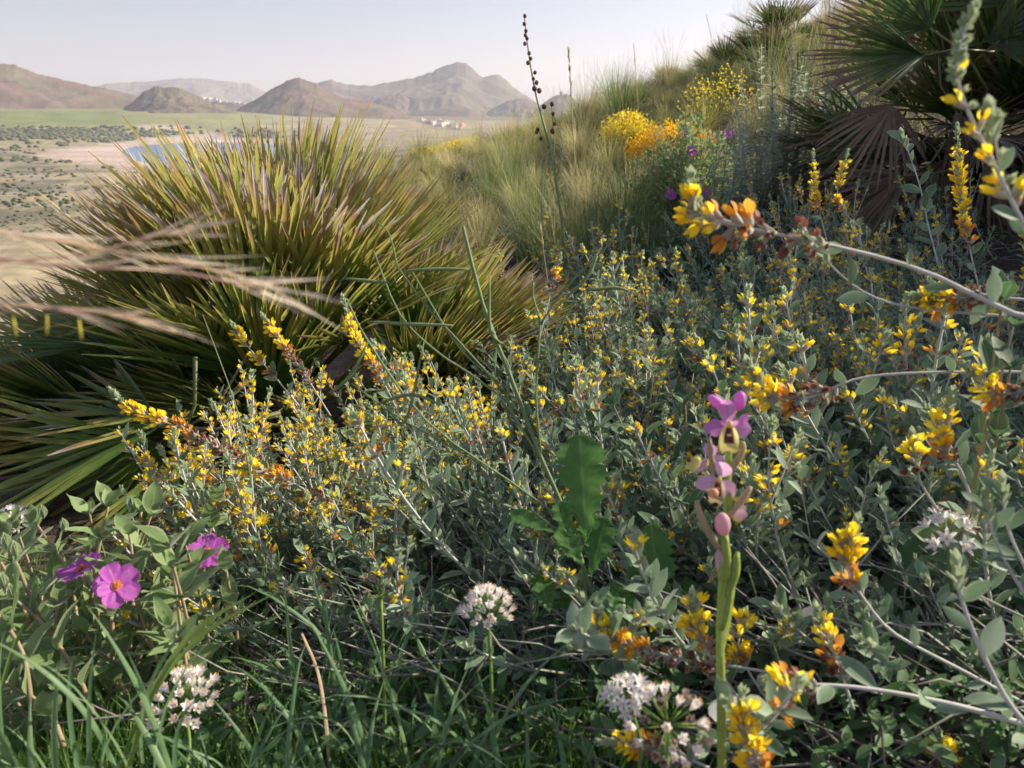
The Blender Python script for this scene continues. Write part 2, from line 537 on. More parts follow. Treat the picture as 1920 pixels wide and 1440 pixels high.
def grid_mesh(name, X, Y, Z, C, mat, wrap=False):
    nr, nc = X.shape
    vv = np.stack([X, Y, Z], -1).reshape(-1, 3)
    ii = np.arange(nr * nc).reshape(nr, nc)
    if wrap: ii = np.concatenate([ii, ii[:, :1]], 1)
    a = ii[:-1, :-1].ravel(); b = ii[:-1, 1:].ravel(); c = ii[1:, 1:].ravel(); d = ii[1:, :-1].ravel()
    F4 = np.stack([a, b, c, d], 1)
    me = bpy.data.meshes.new(name)
    me.vertices.add(len(vv)); me.vertices.foreach_set("co", vv.ravel())
    me.loops.add(F4.size); me.loops.foreach_set("vertex_index", F4.ravel())
    me.polygons.add(len(F4)); me.polygons.foreach_set("loop_start", np.arange(0, F4.size, 4)); me.polygons.foreach_set("loop_total", np.full(len(F4), 4))
    me.polygons.foreach_set("use_smooth", np.ones(len(F4), bool))
    me.update(calc_edges=True); me.validate()
    at = me.color_attributes.new("Col", 'FLOAT_COLOR', 'POINT')
    at.data.foreach_set("color", np.concatenate([C.reshape(-1, 3), np.ones((len(vv), 1))], 1).ravel())
    me.materials.append(mat)
    o = bpy.data.objects.new(name, me); COL.objects.link(o)
    return o


def lerp3(a, b, t):
    return np.asarray(a) * (1 - t[..., None]) + np.asarray(b) * t[..., None]


# ------------------------------------------------------------------ the ground: one sheet from the camera's feet to the horizon
def build_ground():
    az = np.concatenate([np.linspace(-48, 48, 420), np.linspace(50, 308, 60)])
    rr = np.concatenate([[.02], np.geomspace(.15, 14000, 400)])
    A, Rr = np.meshgrid(np.radians(az), rr)
    X = Rr * np.sin(A); Y = Rr * np.cos(A)
    Z = H(X, Y)
    r = Rr; azd = np.degrees(A)
    n1 = fbm(X / 40, Y / 40); n2 = fbm(X / 9 + 50, Y / 9); n3 = fbm(X / 130 + 9, Y / 130)
    soil = np.full(X.shape + (3,), 0.) + np.array([.12, .09, .065])
    C = soil
    C = lerp3(C, np.array([.30, .27, .12]), np.clip((r - 4) / 4, 0, 1))          # dry grass of the hillside
    val = np.clip((r - 60) / 60, 0, 1)
    C = lerp3(C, np.array([.40, .335, .20]), val)                                # tan valley floor
    scrub = np.clip((n1 - .42) * 6, 0, 1) * np.interp(r, [0, 330, 480, 1200, 1400, 1900], [0, .1, .95, .95, .6, .3])
    C = lerp3(C, np.array([.155, .15, .105]), scrub)
    C = lerp3(C, np.array([.34, .30, .25]), np.clip((n2 - .56) * 8, 0, 1) * np.interp(r, [0, 450, 600, 1000, 1100], [0, 0, .7, .7, 0]))
    fld = np.interp(r, [1650, 1750, 1900, 2000], [0, .4, .9, 1]) * np.clip((-azd - 12) / 6, 0, 1)
    C = lerp3(C, np.array([.30, .29, .12]), fld)
    grn = np.clip((n3 - .30) * 5, 0, 1) * np.interp(r, [1950, 2030, 2080, 2400, 2500], [0, 0, 1, 1, 0]) * np.clip((-azd - 23) / 3, 0, 1)
    C = lerp3(C, np.array([.20, .25, .08]), grn)
    hill = np.interp(r, [2500, 2900], [0, 1])
    C = lerp3(C, np.array([.20, .17, .11]), hill)
    s = sdf(X, Y, SAND)
    sw = np.clip(.5 - (s + (n2 - .5) * 60) / 40, 0, 1) * (r > 300)
    C = lerp3(C, np.array([.56, .44, .35]), sw)
    # a dirt road crossing the fields
    road = np.abs(r - (2000 + 900 * (azd + 30) / 30 * .25)) < 12
    C = np.where((road & (azd > -33) & (azd < -8))[..., None], np.array([.48, .40, .29]), C)
    o = grid_mesh("ground", X, Y, Z, C, m_ground, wrap=True)
    o['kind'] = 'structure'


build_ground()


def build_water():
    m, nt, N, L = nodes("water")
    p = N.new("ShaderNodeBsdfPrincipled")
    p.inputs['Base Color'].default_value = (.12, .25, .38, 1); p.inputs['Roughness'].default_value = .25
    tc = N.new("ShaderNodeTexCoord"); mp = N.new("ShaderNodeMapping"); mp.inputs['Scale'].default_value = (.05, .2, 1)
    no = N.new("ShaderNodeTexNoise"); no.inputs['Scale'].default_value = 1.0; no.inputs['Detail'].default_value = 6
    L.new(tc.outputs['Object'], mp.inputs[0]); L.new(mp.outputs[0], no.inputs['Vector'])
    b = N.new("ShaderNodeBump"); b.inputs['Distance'].default_value = .6; b.inputs['Strength'].default_value = .5
    L.new(no.outputs[0], b.inputs['Height']); L.new(b.outputs[0], p.inputs['Normal'])
    o = N.new("ShaderNodeOutputMaterial"); L.new(p.outputs[0], o.inputs[0])
    mb = MB()
    ids = [mb.add((x, y, SEA)) for x, y in ((-1200, 500), (5000, 500), (5000, 9000), (-1200, 9000))]
    mb.face(tuple(ids))
    ob = mb.obj("sea", [m]); ob['kind'] = 'structure'


build_water()


# ------------------------------------------------------------------ hills and mountains
def build_hill(name, prof, r0, wf, wb, c1, c2, foot=-50., seed=0, gully=.35, label=None, rock=(.22, .17, .14)):
    pxs = [p[0] for p in prof]; pys = [p[1] for p in prof]
    n = 260
    pxx = np.linspace(pxs[0], pxs[-1], n)
    tanaz = (pxx - 960) / F / (math.cos(PITCH))
    # height of the crest above the eye plane at range r0
    pyy = np.interp(pxx, pxs, pys)
    pyy = pyy + (fbm(pxx / 9 + seed, pxx * 0 + seed) - .5) * 5 * np.clip(np.minimum(pxx - pxs[0], pxs[-1] - pxx) / 60, 0, 1)
    v = (720 - pyy) / F; u = (pxx - 960) / F
    dy = math.cos(PITCH) + v * math.sin(PITCH); dz = -math.sin(PITCH) + v * math.cos(PITCH)
    az = np.arctan2(u, dy)
    hor = np.sqrt(u * u + dy * dy)
    crest = dz / hor * r0
    T = np.concatenate([np.linspace(-1, 0, 70), np.linspace(0, 1, 30)[1:]])
    AZ, TT = np.meshgrid(az, T)
    rr = r0 + np.where(TT < 0, TT * wf, TT * wb)
    X = rr * np.sin(AZ); Y = rr * np.cos(AZ)
    ker = np.hanning(41); ker /= ker.sum()
    smooth = np.convolve(np.pad(crest, 20, mode='edge'), ker, 'valid')
    a = np.abs(TT)
    sw_ = np.exp(-a * 7)
    cr = smooth[None, :] * (1 - sw_) + crest[None, :] * sw_
    shp = (1 - a) ** 1.35
    rn = ridged(X / (wf * .55) + seed, Y / (wf * .8) + seed * 2)
    rn2 = fbm(X / (wf * .12) + seed, Y / (wf * .12))
    w = np.clip(a * 4, 0, 1) * np.clip((1 - a) * 3, 0, 1)
    Z = foot + (cr - foot) * shp + (rn - .6) * (cr - foot) * gully * w * 1.5 + (rn2 - .5) * (cr - foot) * .16 * np.clip(a * 8, 0, 1)
    k = np.clip((fbm(X / (wf * .2) + 3, Y / (wf * .2) + seed) - .35) * 3.5, 0, 1)
    C = lerp3(np.array(c1), np.array(c2), k)
    rk = np.clip((rn2 - .55) * 7, 0, 1) * np.clip(shp * 1.6 - .3, 0, 1)
    C = lerp3(C, np.array(rock), rk)
    o = grid_mesh(name, X, Y, Z, C, m_ground); o['kind'] = 'structure'
    return o


build_hill("hill", [(-420, 200), (-200, 110), (-60, 108), (0, 118), (30, 122), (75, 140), (130, 153), (200, 166), (260, 181), (330, 196), (420, 212), (520, 232)], 3000, 750, 900,
           (.165, .12, .095), (.16, .14, .09), foot=-50, seed=3, rock=(.20, .12, .09))
build_hill("hill", [(175, 235), (215, 218), (250, 190), (268, 172), (290, 162), (325, 163), (350, 171), (385, 186), (420, 203), (470, 220), (520, 236)], 2550, 330, 400,
           (.14, .105, .085), (.16, .14, .085), foot=-25, seed=9, rock=(.17, .11, .08))
build_hill("mountain", [(120, 172), (200, 158), (250, 154), (300, 151), (345, 147), (385, 147), (430, 153), (470, 158), (500, 172), (560, 190)], 8200, 1500, 1500,
           (.24, .19, .15), (.24, .21, .14), foot=-20, seed=5)
build_hill("hill", [(370, 250), (420, 222), (450, 202), (480, 186), (510, 166), (538, 151), (562, 146), (592, 156), (612, 170), (650, 184), (700, 192), (740, 205), (790, 226), (850, 246), (920, 268)], 2950, 620, 600,
           (.15, .115, .09), (.15, .135, .085), foot=-48, seed=12, rock=(.19, .11, .085))
build_hill("hill", [(300, 236), (350, 205), (385, 191), (420, 190), (470, 193), (520, 208), (570, 236)], 3250, 500, 400, (.21, .155, .115), (.20, .175, .10), foot=-50, seed=61)
build_hill("mountain", [(560, 172), (600, 153), (622, 150), (645, 158), (700, 161), (730, 154), (780, 146), (812, 134), (838, 121), (858, 115), (872, 118), (888, 130), (905, 146), (920, 141), (934, 139), (950, 150), (962, 164),
                        (985, 178), (1010, 195), (1060, 225), (1100, 250)], 4900, 1500, 1200, (.15, .11, .10), (.15, .135, .095), foot=-50, seed=21, gully=.5)
build_hill("hill", [(660, 230), (690, 200), (712, 183), (735, 177), (760, 182), (785, 195), (830, 206), (900, 222), (980, 250)], 4000, 420, 500, (.13, .095, .08), (.15, .13, .085), foot=-50, seed=31)
build_hill("mountain", [(880, 235), (920, 205), (950, 190), (978, 184), (1005, 192), (1030, 215), (1060, 240)], 4000, 500, 600, (.16, .12, .10), (.17, .15, .10), foot=-50, seed=37)
build_hill("headland", [(985, 225), (1010, 200), (1028, 186), (1046, 177), (1062, 177), (1074, 183), (1085, 196), (1100, 205), (1130, 235)], 3700, 300, 400, (.15, .11, .095), (.16, .14, .10), foot=-50, seed=41)


def hit(px, py, r):
    d = FWD + RT * ((px - 960) / F) + UP * ((720 - py) / F)
    return d * (r / math.hypot(d.x, d.y))


# ------------------------------------------------------------------ villages
m_wallw = plain("whitewash", (.82, .80, .76), .9, (.74, .71, .66), .3)
m_wallp = plain("pink_render", (.70, .42, .33), .9, (.6, .36, .28), .3)
m_wallo = plain("ochre_render", (.62, .46, .28), .9, (.55, .4, .25), .3)
m_roof = plain("terracotta_roof", (.40, .17, .10), .9)
m_win = plain("dark_window", (.05, .06, .07), .3)


def house(px, py, r, w, h, col, label, group, storeys=1, d=9):
    p = hit(px, py, r)
    if r < 2600: p.z = float(H(np.array([p.x]), np.array([p.y]))[0])
    t = thing("house", p, label, "house", group)
    rz = R.uniform(-.2, 1.0)
    mb = MB(); mb.box((0, 0, -3), w, d, h + 3, rz); mb.box((0, 0, h), w + .3, d + .3, .5, rz)
    put("wall", mb.mesh("wall", [col], None, False), t)
    ca, sa = math.cos(rz), math.sin(rz)
    for sxx in np.linspace(-.3, .3, max(2, int(w / 5))):
        for k in range(storeys):
            wb = MB(); wb.box((0, 0, 0), 1.4, .2, 1.5, rz)
            X, Y = sxx * w, -d / 2 - .08
            put("window", wb.mesh("window", [m_win], None, False), t, (X * ca - Y * sa, X * sa + Y * ca, k * 3.2 + 1.2))
    if R.random() < .4:
        rb = MB(); rb.box((0, 0, h + .5), w * .4, d * .4, 2.2, rz)
        put("roof_hut", rb.mesh("roof_hut", [col], None, False), t)


sides = ["seaward", "upper", "lower", "middle"]
nh = 0
for i in range(46):
    f = i / 46
    px = 786 + f * 80 + R.uniform(-4, 4)
    py = 226 + f * 18 + R.uniform(-4, 7)
    c = m_wallw if R.random() < .78 else (m_wallp if R.random() < .5 else m_wallo)
    cn = {m_wallw.name: "white", m_wallp.name: "pink", m_wallo.name: "ochre"}[c.name]
    house(px, py + 4, 2120 + (245 - py) * 16, R.uniform(8, 17), R.choice([4, 6.5, 6.5, 9]), c, "small %s block house %s of the far seaside village" % (cn, "high at the inland end" if f < .33 else ("in the middle" if f < .66 else "low at the seaward end")), "%s houses %s of the far village" % (cn, "at the inland end" if f < .33 else ("in the middle" if f < .66 else "at the seaward end")), R.choice([1, 2]))
for i in range(16):
    px = [384, 390, 397, 404, 411, 425, 431, 438, 443, 450, 455, 460, 464, 394, 433, 457][i] + R.uniform(-1, 1)
    py = 181 + (px - 384) * .12 + R.uniform(0, 3)
    house(px, py + 5, 3230, R.uniform(9, 16), R.choice([5, 8]), m_wallw, "small white house in the row on the saddle between the brown hills", "white houses on the far saddle", 1)
house(404, 268, 1900, 22, 4, m_wallw, "long low white beach building at the head of the bay", None, 1, 10)
# the watchtower on the headland
pt = hit(1052, 179, 3700)
tw = MB(); tw.tube([pt + V((0, 0, -8)), pt + V((0, 0, 12)), pt + V((0, 0, 13)), pt + V((0, 0, 16))], [7, 6, 7, 7], 10)
o = tw.obj("watchtower", [plain("tower_stone", (.30, .25, .21))], None, pt)
tag(o, "small round stone tower on top of the dark headland", "tower")


# ------------------------------------------------------------------ far scrub of the valley
def build_scrub():
    mb = MB()
    q = random.Random(3)
    for i in range(3300):
        if i < 1500:
            px = q.uniform(-60, 520); py = 258
        else:
            px = q.uniform(-80, 560); py = 262 + (q.random() ** 1.3) * 190
        if py < 236: continue
        x, y = onsea(px, max(py, 240))
        if py < 270:
            rr_ = q.gauss(1935, 45) / math.hypot(x, y); x, y = x * rr_, y * rr_
        r = math.hypot(x, y)
        if r > 2100: continue
        if fbm(np.array([x / 50.]), np.array([y / 50.]))[0] < .45 and i >= 1500: continue
        if sdf(np.array([x]), np.array([y]), SAND)[0] < 6: continue
        z = float(H(np.array([x]), np.array([y]))[0])
        s = q.uniform(.6, 1.6) if r < 900 else (q.uniform(1.5, 3.0) if r < 1500 else q.uniform(2.5, 6.))
        if r < 500: s *= .6
        mb.blob((x, y, z + s * .3), s * q.uniform(1, 1.8), s, s * q.uniform(.6, .9), 6, 3, jit=.5)
    o = mb.obj("scrub", [foliage("scrub", [(0, (.05, .07, .03)), (.6, (.10, .12, .055)), (1, (.17, .17, .09))], trans=0, rough=.9, nscale=.8)])
    o['kind'] = 'stuff'


build_scrub()
#@@HAZE
hb = MB(); hb.box((0, 0, -58), 24000, 24000, 58 + 620)
mh = bpy.data.materials.new("haze"); mh.use_nodes = True
mh.node_tree.nodes.clear()
pv = mh.node_tree.nodes.new("ShaderNodeVolumePrincipled")
pv.inputs['Color'].default_value = (.88, .90, 1.0, 1); pv.inputs['Density'].default_value = .00010
pv.inputs['Anisotropy'].default_value = .25
om = mh.node_tree.nodes.new("ShaderNodeOutputMaterial"); mh.node_tree.links.new(pv.outputs[0], om.inputs['Volume'])
ho = hb.obj("haze", [mh]); ho['kind'] = 'stuff'
#@@PLANTS
def orient(D, N):
    """rotation taking +Z to D and +Y as close to N as it goes"""
    z = V(D).normalized(); y = V(N) - z * V(N).dot(z)
    if y.length < 1e-4: y = z.orthogonal()
    y.normalize(); x = y.cross(z)
    return Matrix((x, y, z)).transposed().to_quaternion()


def curve(pts, n=10):
    """smooth polyline through points (Catmull-Rom)"""
    pts = [V(p) for p in pts]
    if len(pts) < 3:
        return [pts[0].lerp(pts[-1], i / n) for i in range(n + 1)]
    out = []
    Q = [pts[0] * 2 - pts[1]] + pts + [pts[-1] * 2 - pts[-2]]
    m = max(2, n // (len(pts) - 1))
    for i in range(1, len(Q) - 2):
        a, b, c, d = Q[i - 1], Q[i], Q[i + 1], Q[i + 2]
        for k in range(m):
            t = k / m
            out.append(.5 * ((2 * b) + (c - a) * t + (2 * a - 5 * b + 4 * c - d) * t * t + (3 * b - a - 3 * c + d) * t ** 3))
    out.append(pts[-1])
    return out


def rvec(q=R): return V((q.gauss(0, 1), q.gauss(0, 1), q.gauss(0, 1))).normalized()


def aim(b, t, N=None, twist=0.):
    pass


TOCAM = lambda p: (-V(p)).normalized()

# ------------------------------------------------------------------ dwarf palms
def frond_mesh(seed, n=17, span=62, L=.36, pet=.24, width=.0135, mat=None, droop=.05, ragged=0., cup=.25):
    q = random.Random(seed)
    mb = MB()
    bend = q.uniform(-.03, .03)
    mb.tube([(0, 0, 0), (bend, 0, pet * .5), (0, 0, pet)], [.006, .0045, .004], 4, 1)
    root = mb.add((0, 0, pet), .5, 0, q.random())
    for i in range(n):
        if ragged and q.random() < ragged: continue
        f = (i + .5) / n * 2 - 1
        a = math.radians(span) * f + q.gauss(0, .02)
        l = L * (1 - .22 * f * f) * q.uniform(.86, 1.06)
        y = cup * l * (abs(f) ** 1.5) + q.gauss(0, .02) * l
        tip = V((math.sin(a) * l, y - droop * l, pet + math.cos(a) * l))
        mb.leaf((0, 0, pet), tip, width * q.uniform(.85, 1.15), (0, 1, 0), 7, fold=.6, curl=q.uniform(.0, droop * 2.2), shape=.38, m=0, r=q.random(), tipw=.12, basew=.25, root=root, pw=.5)
    return mb.mesh("frond", [mat, m_pet])


K_green = [frond_mesh(100 + i, n=R.choice([20, 23, 26]), span=R.choice([38, 48, 62]), L=R.uniform(.40, .48), pet=R.uniform(.20, .28), mat=m_palm) for i in range(9)]
K_fan = [frond_mesh(150 + i, n=21, span=58, L=R.uniform(.40, .46), pet=.24, width=.0125, mat=m_palm, droop=.07, ragged=.06, cup=.12) for i in range(4)]
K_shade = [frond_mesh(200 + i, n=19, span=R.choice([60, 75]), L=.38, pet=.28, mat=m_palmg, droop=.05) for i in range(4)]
K_dead = [frond_mesh(300 + i, n=19, span=R.choice([30, 45, 65]), L=.34, pet=.26, width=.014, mat=m_palmd, droop=.2, ragged=.15, cup=.1) for i in range(5)]


def add_frond(root, kit, p, D, N, s=1.):
    o = put("frond", kit, root, V(p) - wloc(root), orient(D, N), s)
    return o


def crown(root, c, n, kits, tmin, tmax, azc=0, azw=180, s=1., bias=1., rb=.08, q=R):
    for i in range(n):
        th = math.radians(tmin + (tmax - tmin) * q.random() ** bias)
        al = math.radians(azc + q.uniform(-azw, azw))
        rad_ = V((math.sin(al), math.cos(al), 0))
        D = rad_ * math.sin(th) + V((0, 0, math.cos(th)))
        N = V((0, 0, math.sin(th))) - rad_ * math.cos(th)
        N = N + rvec(q) * .35
        p = V(c) + rad_ * q.uniform(0, rb) * math.sin(th) + V((0, 0, q.uniform(-.02, .05)))
        add_frond(root, q.choice(kits), p, D, N, s * q.uniform(.88, 1.03))


def hero_fan(root, kit, hub, to, nrm, pet=.24, s=1.):
    hub = V(hub); D = (V(to) - hub).normalized()
    add_frond(root, kit, hub - D * pet * s, D, nrm, s)


def palm_left():
    b = P(560, 800, 2.05); b.z = gz(b.x, b.y)
    t = thing("dwarf_palm", b, "big bushy dwarf palm with yellow-green fans and grey dead leaf tips beside the bay view", "palm")
    q = random.Random(11)
    c = V((b.x, b.y, b.z + .03))
    crown(t, c + V((0, 0, .11)), 66, K_green, 0, 56, 0, 180, .97, .9, q=q)
    crown(t, c + V((-.08, -.12, .02)), 34, K_green, 0, 42, 180, 120, .84, .9, q=q)
    c2 = c + V((-.30, -.10, -.01))
    crown(t, c2 + V((0, 0, -.02)), 44, K_green, 38, 86, -80, 70, .88, .9, q=q)
    c3 = c + V((.26, .02, .0))
    crown(t, c3, 48, K_green, 16, 80, 80, 75, .83, .9, q=q)
    crown(t, c + V((-.16, .05, .08)), 24, K_green, 5, 32, -60, 110, .92, .9, q=q)
    c4 = c + V((-.05, .22, .04))
    crown(t, c4 + V((0, 0, .07)), 34, K_green, 0, 42, 0, 180, .98, .8, q=q)
    crown(t, c + V((0, -.06, 0)), 16, K_green, 50, 85, 180, 75, .72, 1, q=q)
    for hx, hy, hd, tx, ty, s, k in ((420, 768, 1.62, 60, 690, .95, 0), (300, 800, 1.50, -60, 840, 1., 2), (430, 700, 1.66, 250, 560, .9, 3), (300, 830, 1.52, 120, 960, .95, 5), (380, 590, 1.72, 120, 520, .9, 1),
                                  (470, 655, 1.62, 545, 480, .9, 4), (200, 650, 1.75, -80, 600, 1., 6), (330, 850, 1.5, 290, 1050, .8, 7), (600, 640, 1.75, 640, 440, .9, 8), (180, 860, 1.6, -100, 930, 1., 1)):
        h = P(hx, hy, hd); to = P(tx, ty, hd + .02)
        hero_fan(t, K_fan[k % 4], h, to, TOCAM(h) * .55 + sdir * .9, s=s)
    crown(t, c + V((0, 0, -.02)), 12, K_dead, 70, 92, -90, 60, .8, q=q)
    return t


palm_left()


def palm_right():
    b = P(1790, 360, 3.05); b.z = gz(b.x, b.y)
    t = thing("dwarf_palm", b, "dark shaded dwarf palm with brown hanging dead fans beneath green ones", "palm")
    q = random.Random(12)
    c = V((b.x + .05, b.y + .22, b.z + .18))
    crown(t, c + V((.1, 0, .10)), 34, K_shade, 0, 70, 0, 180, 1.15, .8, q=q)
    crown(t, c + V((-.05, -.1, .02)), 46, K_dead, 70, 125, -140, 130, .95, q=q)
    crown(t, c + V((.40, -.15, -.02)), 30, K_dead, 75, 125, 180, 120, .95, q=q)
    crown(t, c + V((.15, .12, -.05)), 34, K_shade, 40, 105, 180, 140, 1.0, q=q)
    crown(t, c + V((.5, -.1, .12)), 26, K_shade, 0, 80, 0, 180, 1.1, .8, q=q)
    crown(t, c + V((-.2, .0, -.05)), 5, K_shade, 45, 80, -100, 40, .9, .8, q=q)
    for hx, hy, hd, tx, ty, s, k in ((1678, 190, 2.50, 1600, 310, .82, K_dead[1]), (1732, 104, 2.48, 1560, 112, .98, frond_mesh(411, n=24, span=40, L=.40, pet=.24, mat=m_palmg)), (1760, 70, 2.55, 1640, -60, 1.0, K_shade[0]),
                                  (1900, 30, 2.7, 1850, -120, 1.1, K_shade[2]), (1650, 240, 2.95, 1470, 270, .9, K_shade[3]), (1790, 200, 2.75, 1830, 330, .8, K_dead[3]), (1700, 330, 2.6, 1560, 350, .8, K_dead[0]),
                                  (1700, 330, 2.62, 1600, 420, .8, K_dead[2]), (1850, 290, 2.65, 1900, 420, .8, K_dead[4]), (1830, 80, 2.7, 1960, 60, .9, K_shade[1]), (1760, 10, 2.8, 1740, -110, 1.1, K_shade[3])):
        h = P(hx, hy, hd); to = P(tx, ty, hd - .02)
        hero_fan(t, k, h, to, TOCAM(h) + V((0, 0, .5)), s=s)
    return t


palm_right()
# palm thicket continued past the right edge, added unseen to cast shade
for i, (x, y, s, lb) in enumerate(((2.65, 2.3, 1.45, "dwarf palm added out of view past the shaded one to cast shade"), (2.75, 3.35, 1.3, "taller dwarf palm added beyond the view behind the shaded one to cast shade"), (2.25, 1.45, 1.35, "low dwarf palm added out of view to shade the silvery shrubs"))):
    t = thing("dwarf_palm", V((x, y, gz(x, y))), lb, "palm")
    q = random.Random(40 + i)
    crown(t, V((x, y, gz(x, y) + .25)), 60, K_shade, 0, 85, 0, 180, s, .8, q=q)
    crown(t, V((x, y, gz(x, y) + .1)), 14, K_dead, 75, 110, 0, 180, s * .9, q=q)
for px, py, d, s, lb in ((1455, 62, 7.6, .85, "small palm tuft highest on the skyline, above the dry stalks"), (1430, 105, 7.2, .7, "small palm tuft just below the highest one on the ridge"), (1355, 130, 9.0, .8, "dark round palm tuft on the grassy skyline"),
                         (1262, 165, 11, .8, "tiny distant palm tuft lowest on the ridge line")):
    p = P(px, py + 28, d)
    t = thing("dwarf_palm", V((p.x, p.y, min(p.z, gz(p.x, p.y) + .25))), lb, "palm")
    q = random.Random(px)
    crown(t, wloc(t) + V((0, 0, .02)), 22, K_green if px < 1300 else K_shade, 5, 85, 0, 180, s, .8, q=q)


# ------------------------------------------------------------------ yellow-flowered silvery shrubs
SPK = [m_bud, m_caly, m_yel, m_ora, m_brn, m_sleaf]


def flower(mb, p, D, s, kind, q, fine=False):
    """one pea flower: woolly calyx and petals; kind 0 bud, 2 yellow, 3 orange, 4 withered"""
    D = V(D).normalized(); p = V(p)
    if kind == 0:
        for k in range(3 if not fine else 5):
            d2 = (D + rvec(q) * .45).normalized()
            mb.leaf(p, p + d2 * s * q.uniform(.6, 1.), s * .45, rvec(q), 3, fold=.5, curl=-.15, shape=.45, m=0)
        return
    c = p + D * s * .55
    cw = .7 if kind == 4 else 1.
    mb.tube([p, p + D * s * .25, c], [s * .10 * cw, s * .16 * cw, s * .18 * cw], 5 if fine else 4, 1, cap=False)
    side = D.orthogonal().normalized()
    up = (V((0, 0, 1)) - D * D.z)
    up = up.normalized() if up.length > .1 else side
    sd = D.cross(up)
    sg = 4 if fine else 2
    pm = kind
    if kind == 4: k2 = .5
    else: k2 = 1.
    j = lambda a: a + rvec(q) * s * .08
    b0 = p + D * s * .40
    mb.leaf(b0, j(p + D * s * (.95 if kind != 4 else .8) + up * s * .42 * k2), s * .46 * (k2 * .5 + .5), -D + up * .5, sg + 1, fold=.5, curl=.3, shape=.68, m=pm, tipw=.2)
    for sg_ in (-1, 1):
        mb.leaf(b0, j(p + D * s * 1.15 * (.6 + .4 * k2) + sd * sg_ * s * .16 - up * s * .05), s * .26, sd * sg_ + up * .3, sg, fold=.2, shape=.62, m=pm, tipw=.2)
    mb.leaf(b0, j(p + D * s * 1.05 * (.6 + .4 * k2) - up * s * .2), s * .24, -up, sg, fold=.6, shape=.6, m=pm if kind != 4 else 1, tipw=.2)


def kindat(t, q, aged):
    t = t + q.uniform(-.07, .07)
    if t < .20: return 0
    y = .20 + (.62 if not aged else .30)
    if t < y: return 2
    if t < y + .14: return 3
    return 4


def cluster(mb, p, axis, s, t, q, n, aged=False, fine=False):
    axis = V(axis).normalized()
    a0 = axis.orthogonal().normalized(); b0 = axis.cross(a0)
    ph = q.uniform(0, 6.28)
    for k in range(n):
        w = ph + k * 6.283 / n + q.uniform(-.4, .4)
        D = (a0 * math.cos(w) + b0 * math.sin(w)) * q.uniform(.6, 1.) + axis * q.uniform(.5, 1.1)
        kd = kindat(t, q, aged)
        flower(mb, V(p) + D.normalized() * s * .12 + axis * s * q.uniform(-.4, .4), D, s * (.62 if kd == 0 else 1.) * q.uniform(.85, 1.15), kd, q, fine)
        if kd >= 2 and q.random() < .45:
            D2 = (D + rvec(q) * .5).normalized()
            mb.leaf(p, V(p) + D2 * s * .8, s * .42, axis, 2, fold=.3, m=0 if q.random() < .6 else 5)


def stem_path(q, L, t0, t1, n=9, wob=.02):
    p = V((0, 0, 0)); out = [p.copy()]
    ax = 0.
    for i in range(n):
        f = (i + 1) / n
        th = math.radians(t0 + (t1 - t0) * f)
        ax += q.gauss(0, .05)
        p = p + V((math.sin(th), math.sin(ax) * .5, math.cos(th))).normalized() * L / n
        out.append(p.copy())
    return out


def path_at(path, f):
    f = min(max(f, 0), .9999) * (len(path) - 1)
    i = int(f); a = path[i]; b = path[i + 1]
    return a.lerp(b, f - i), (b - a).normalized()


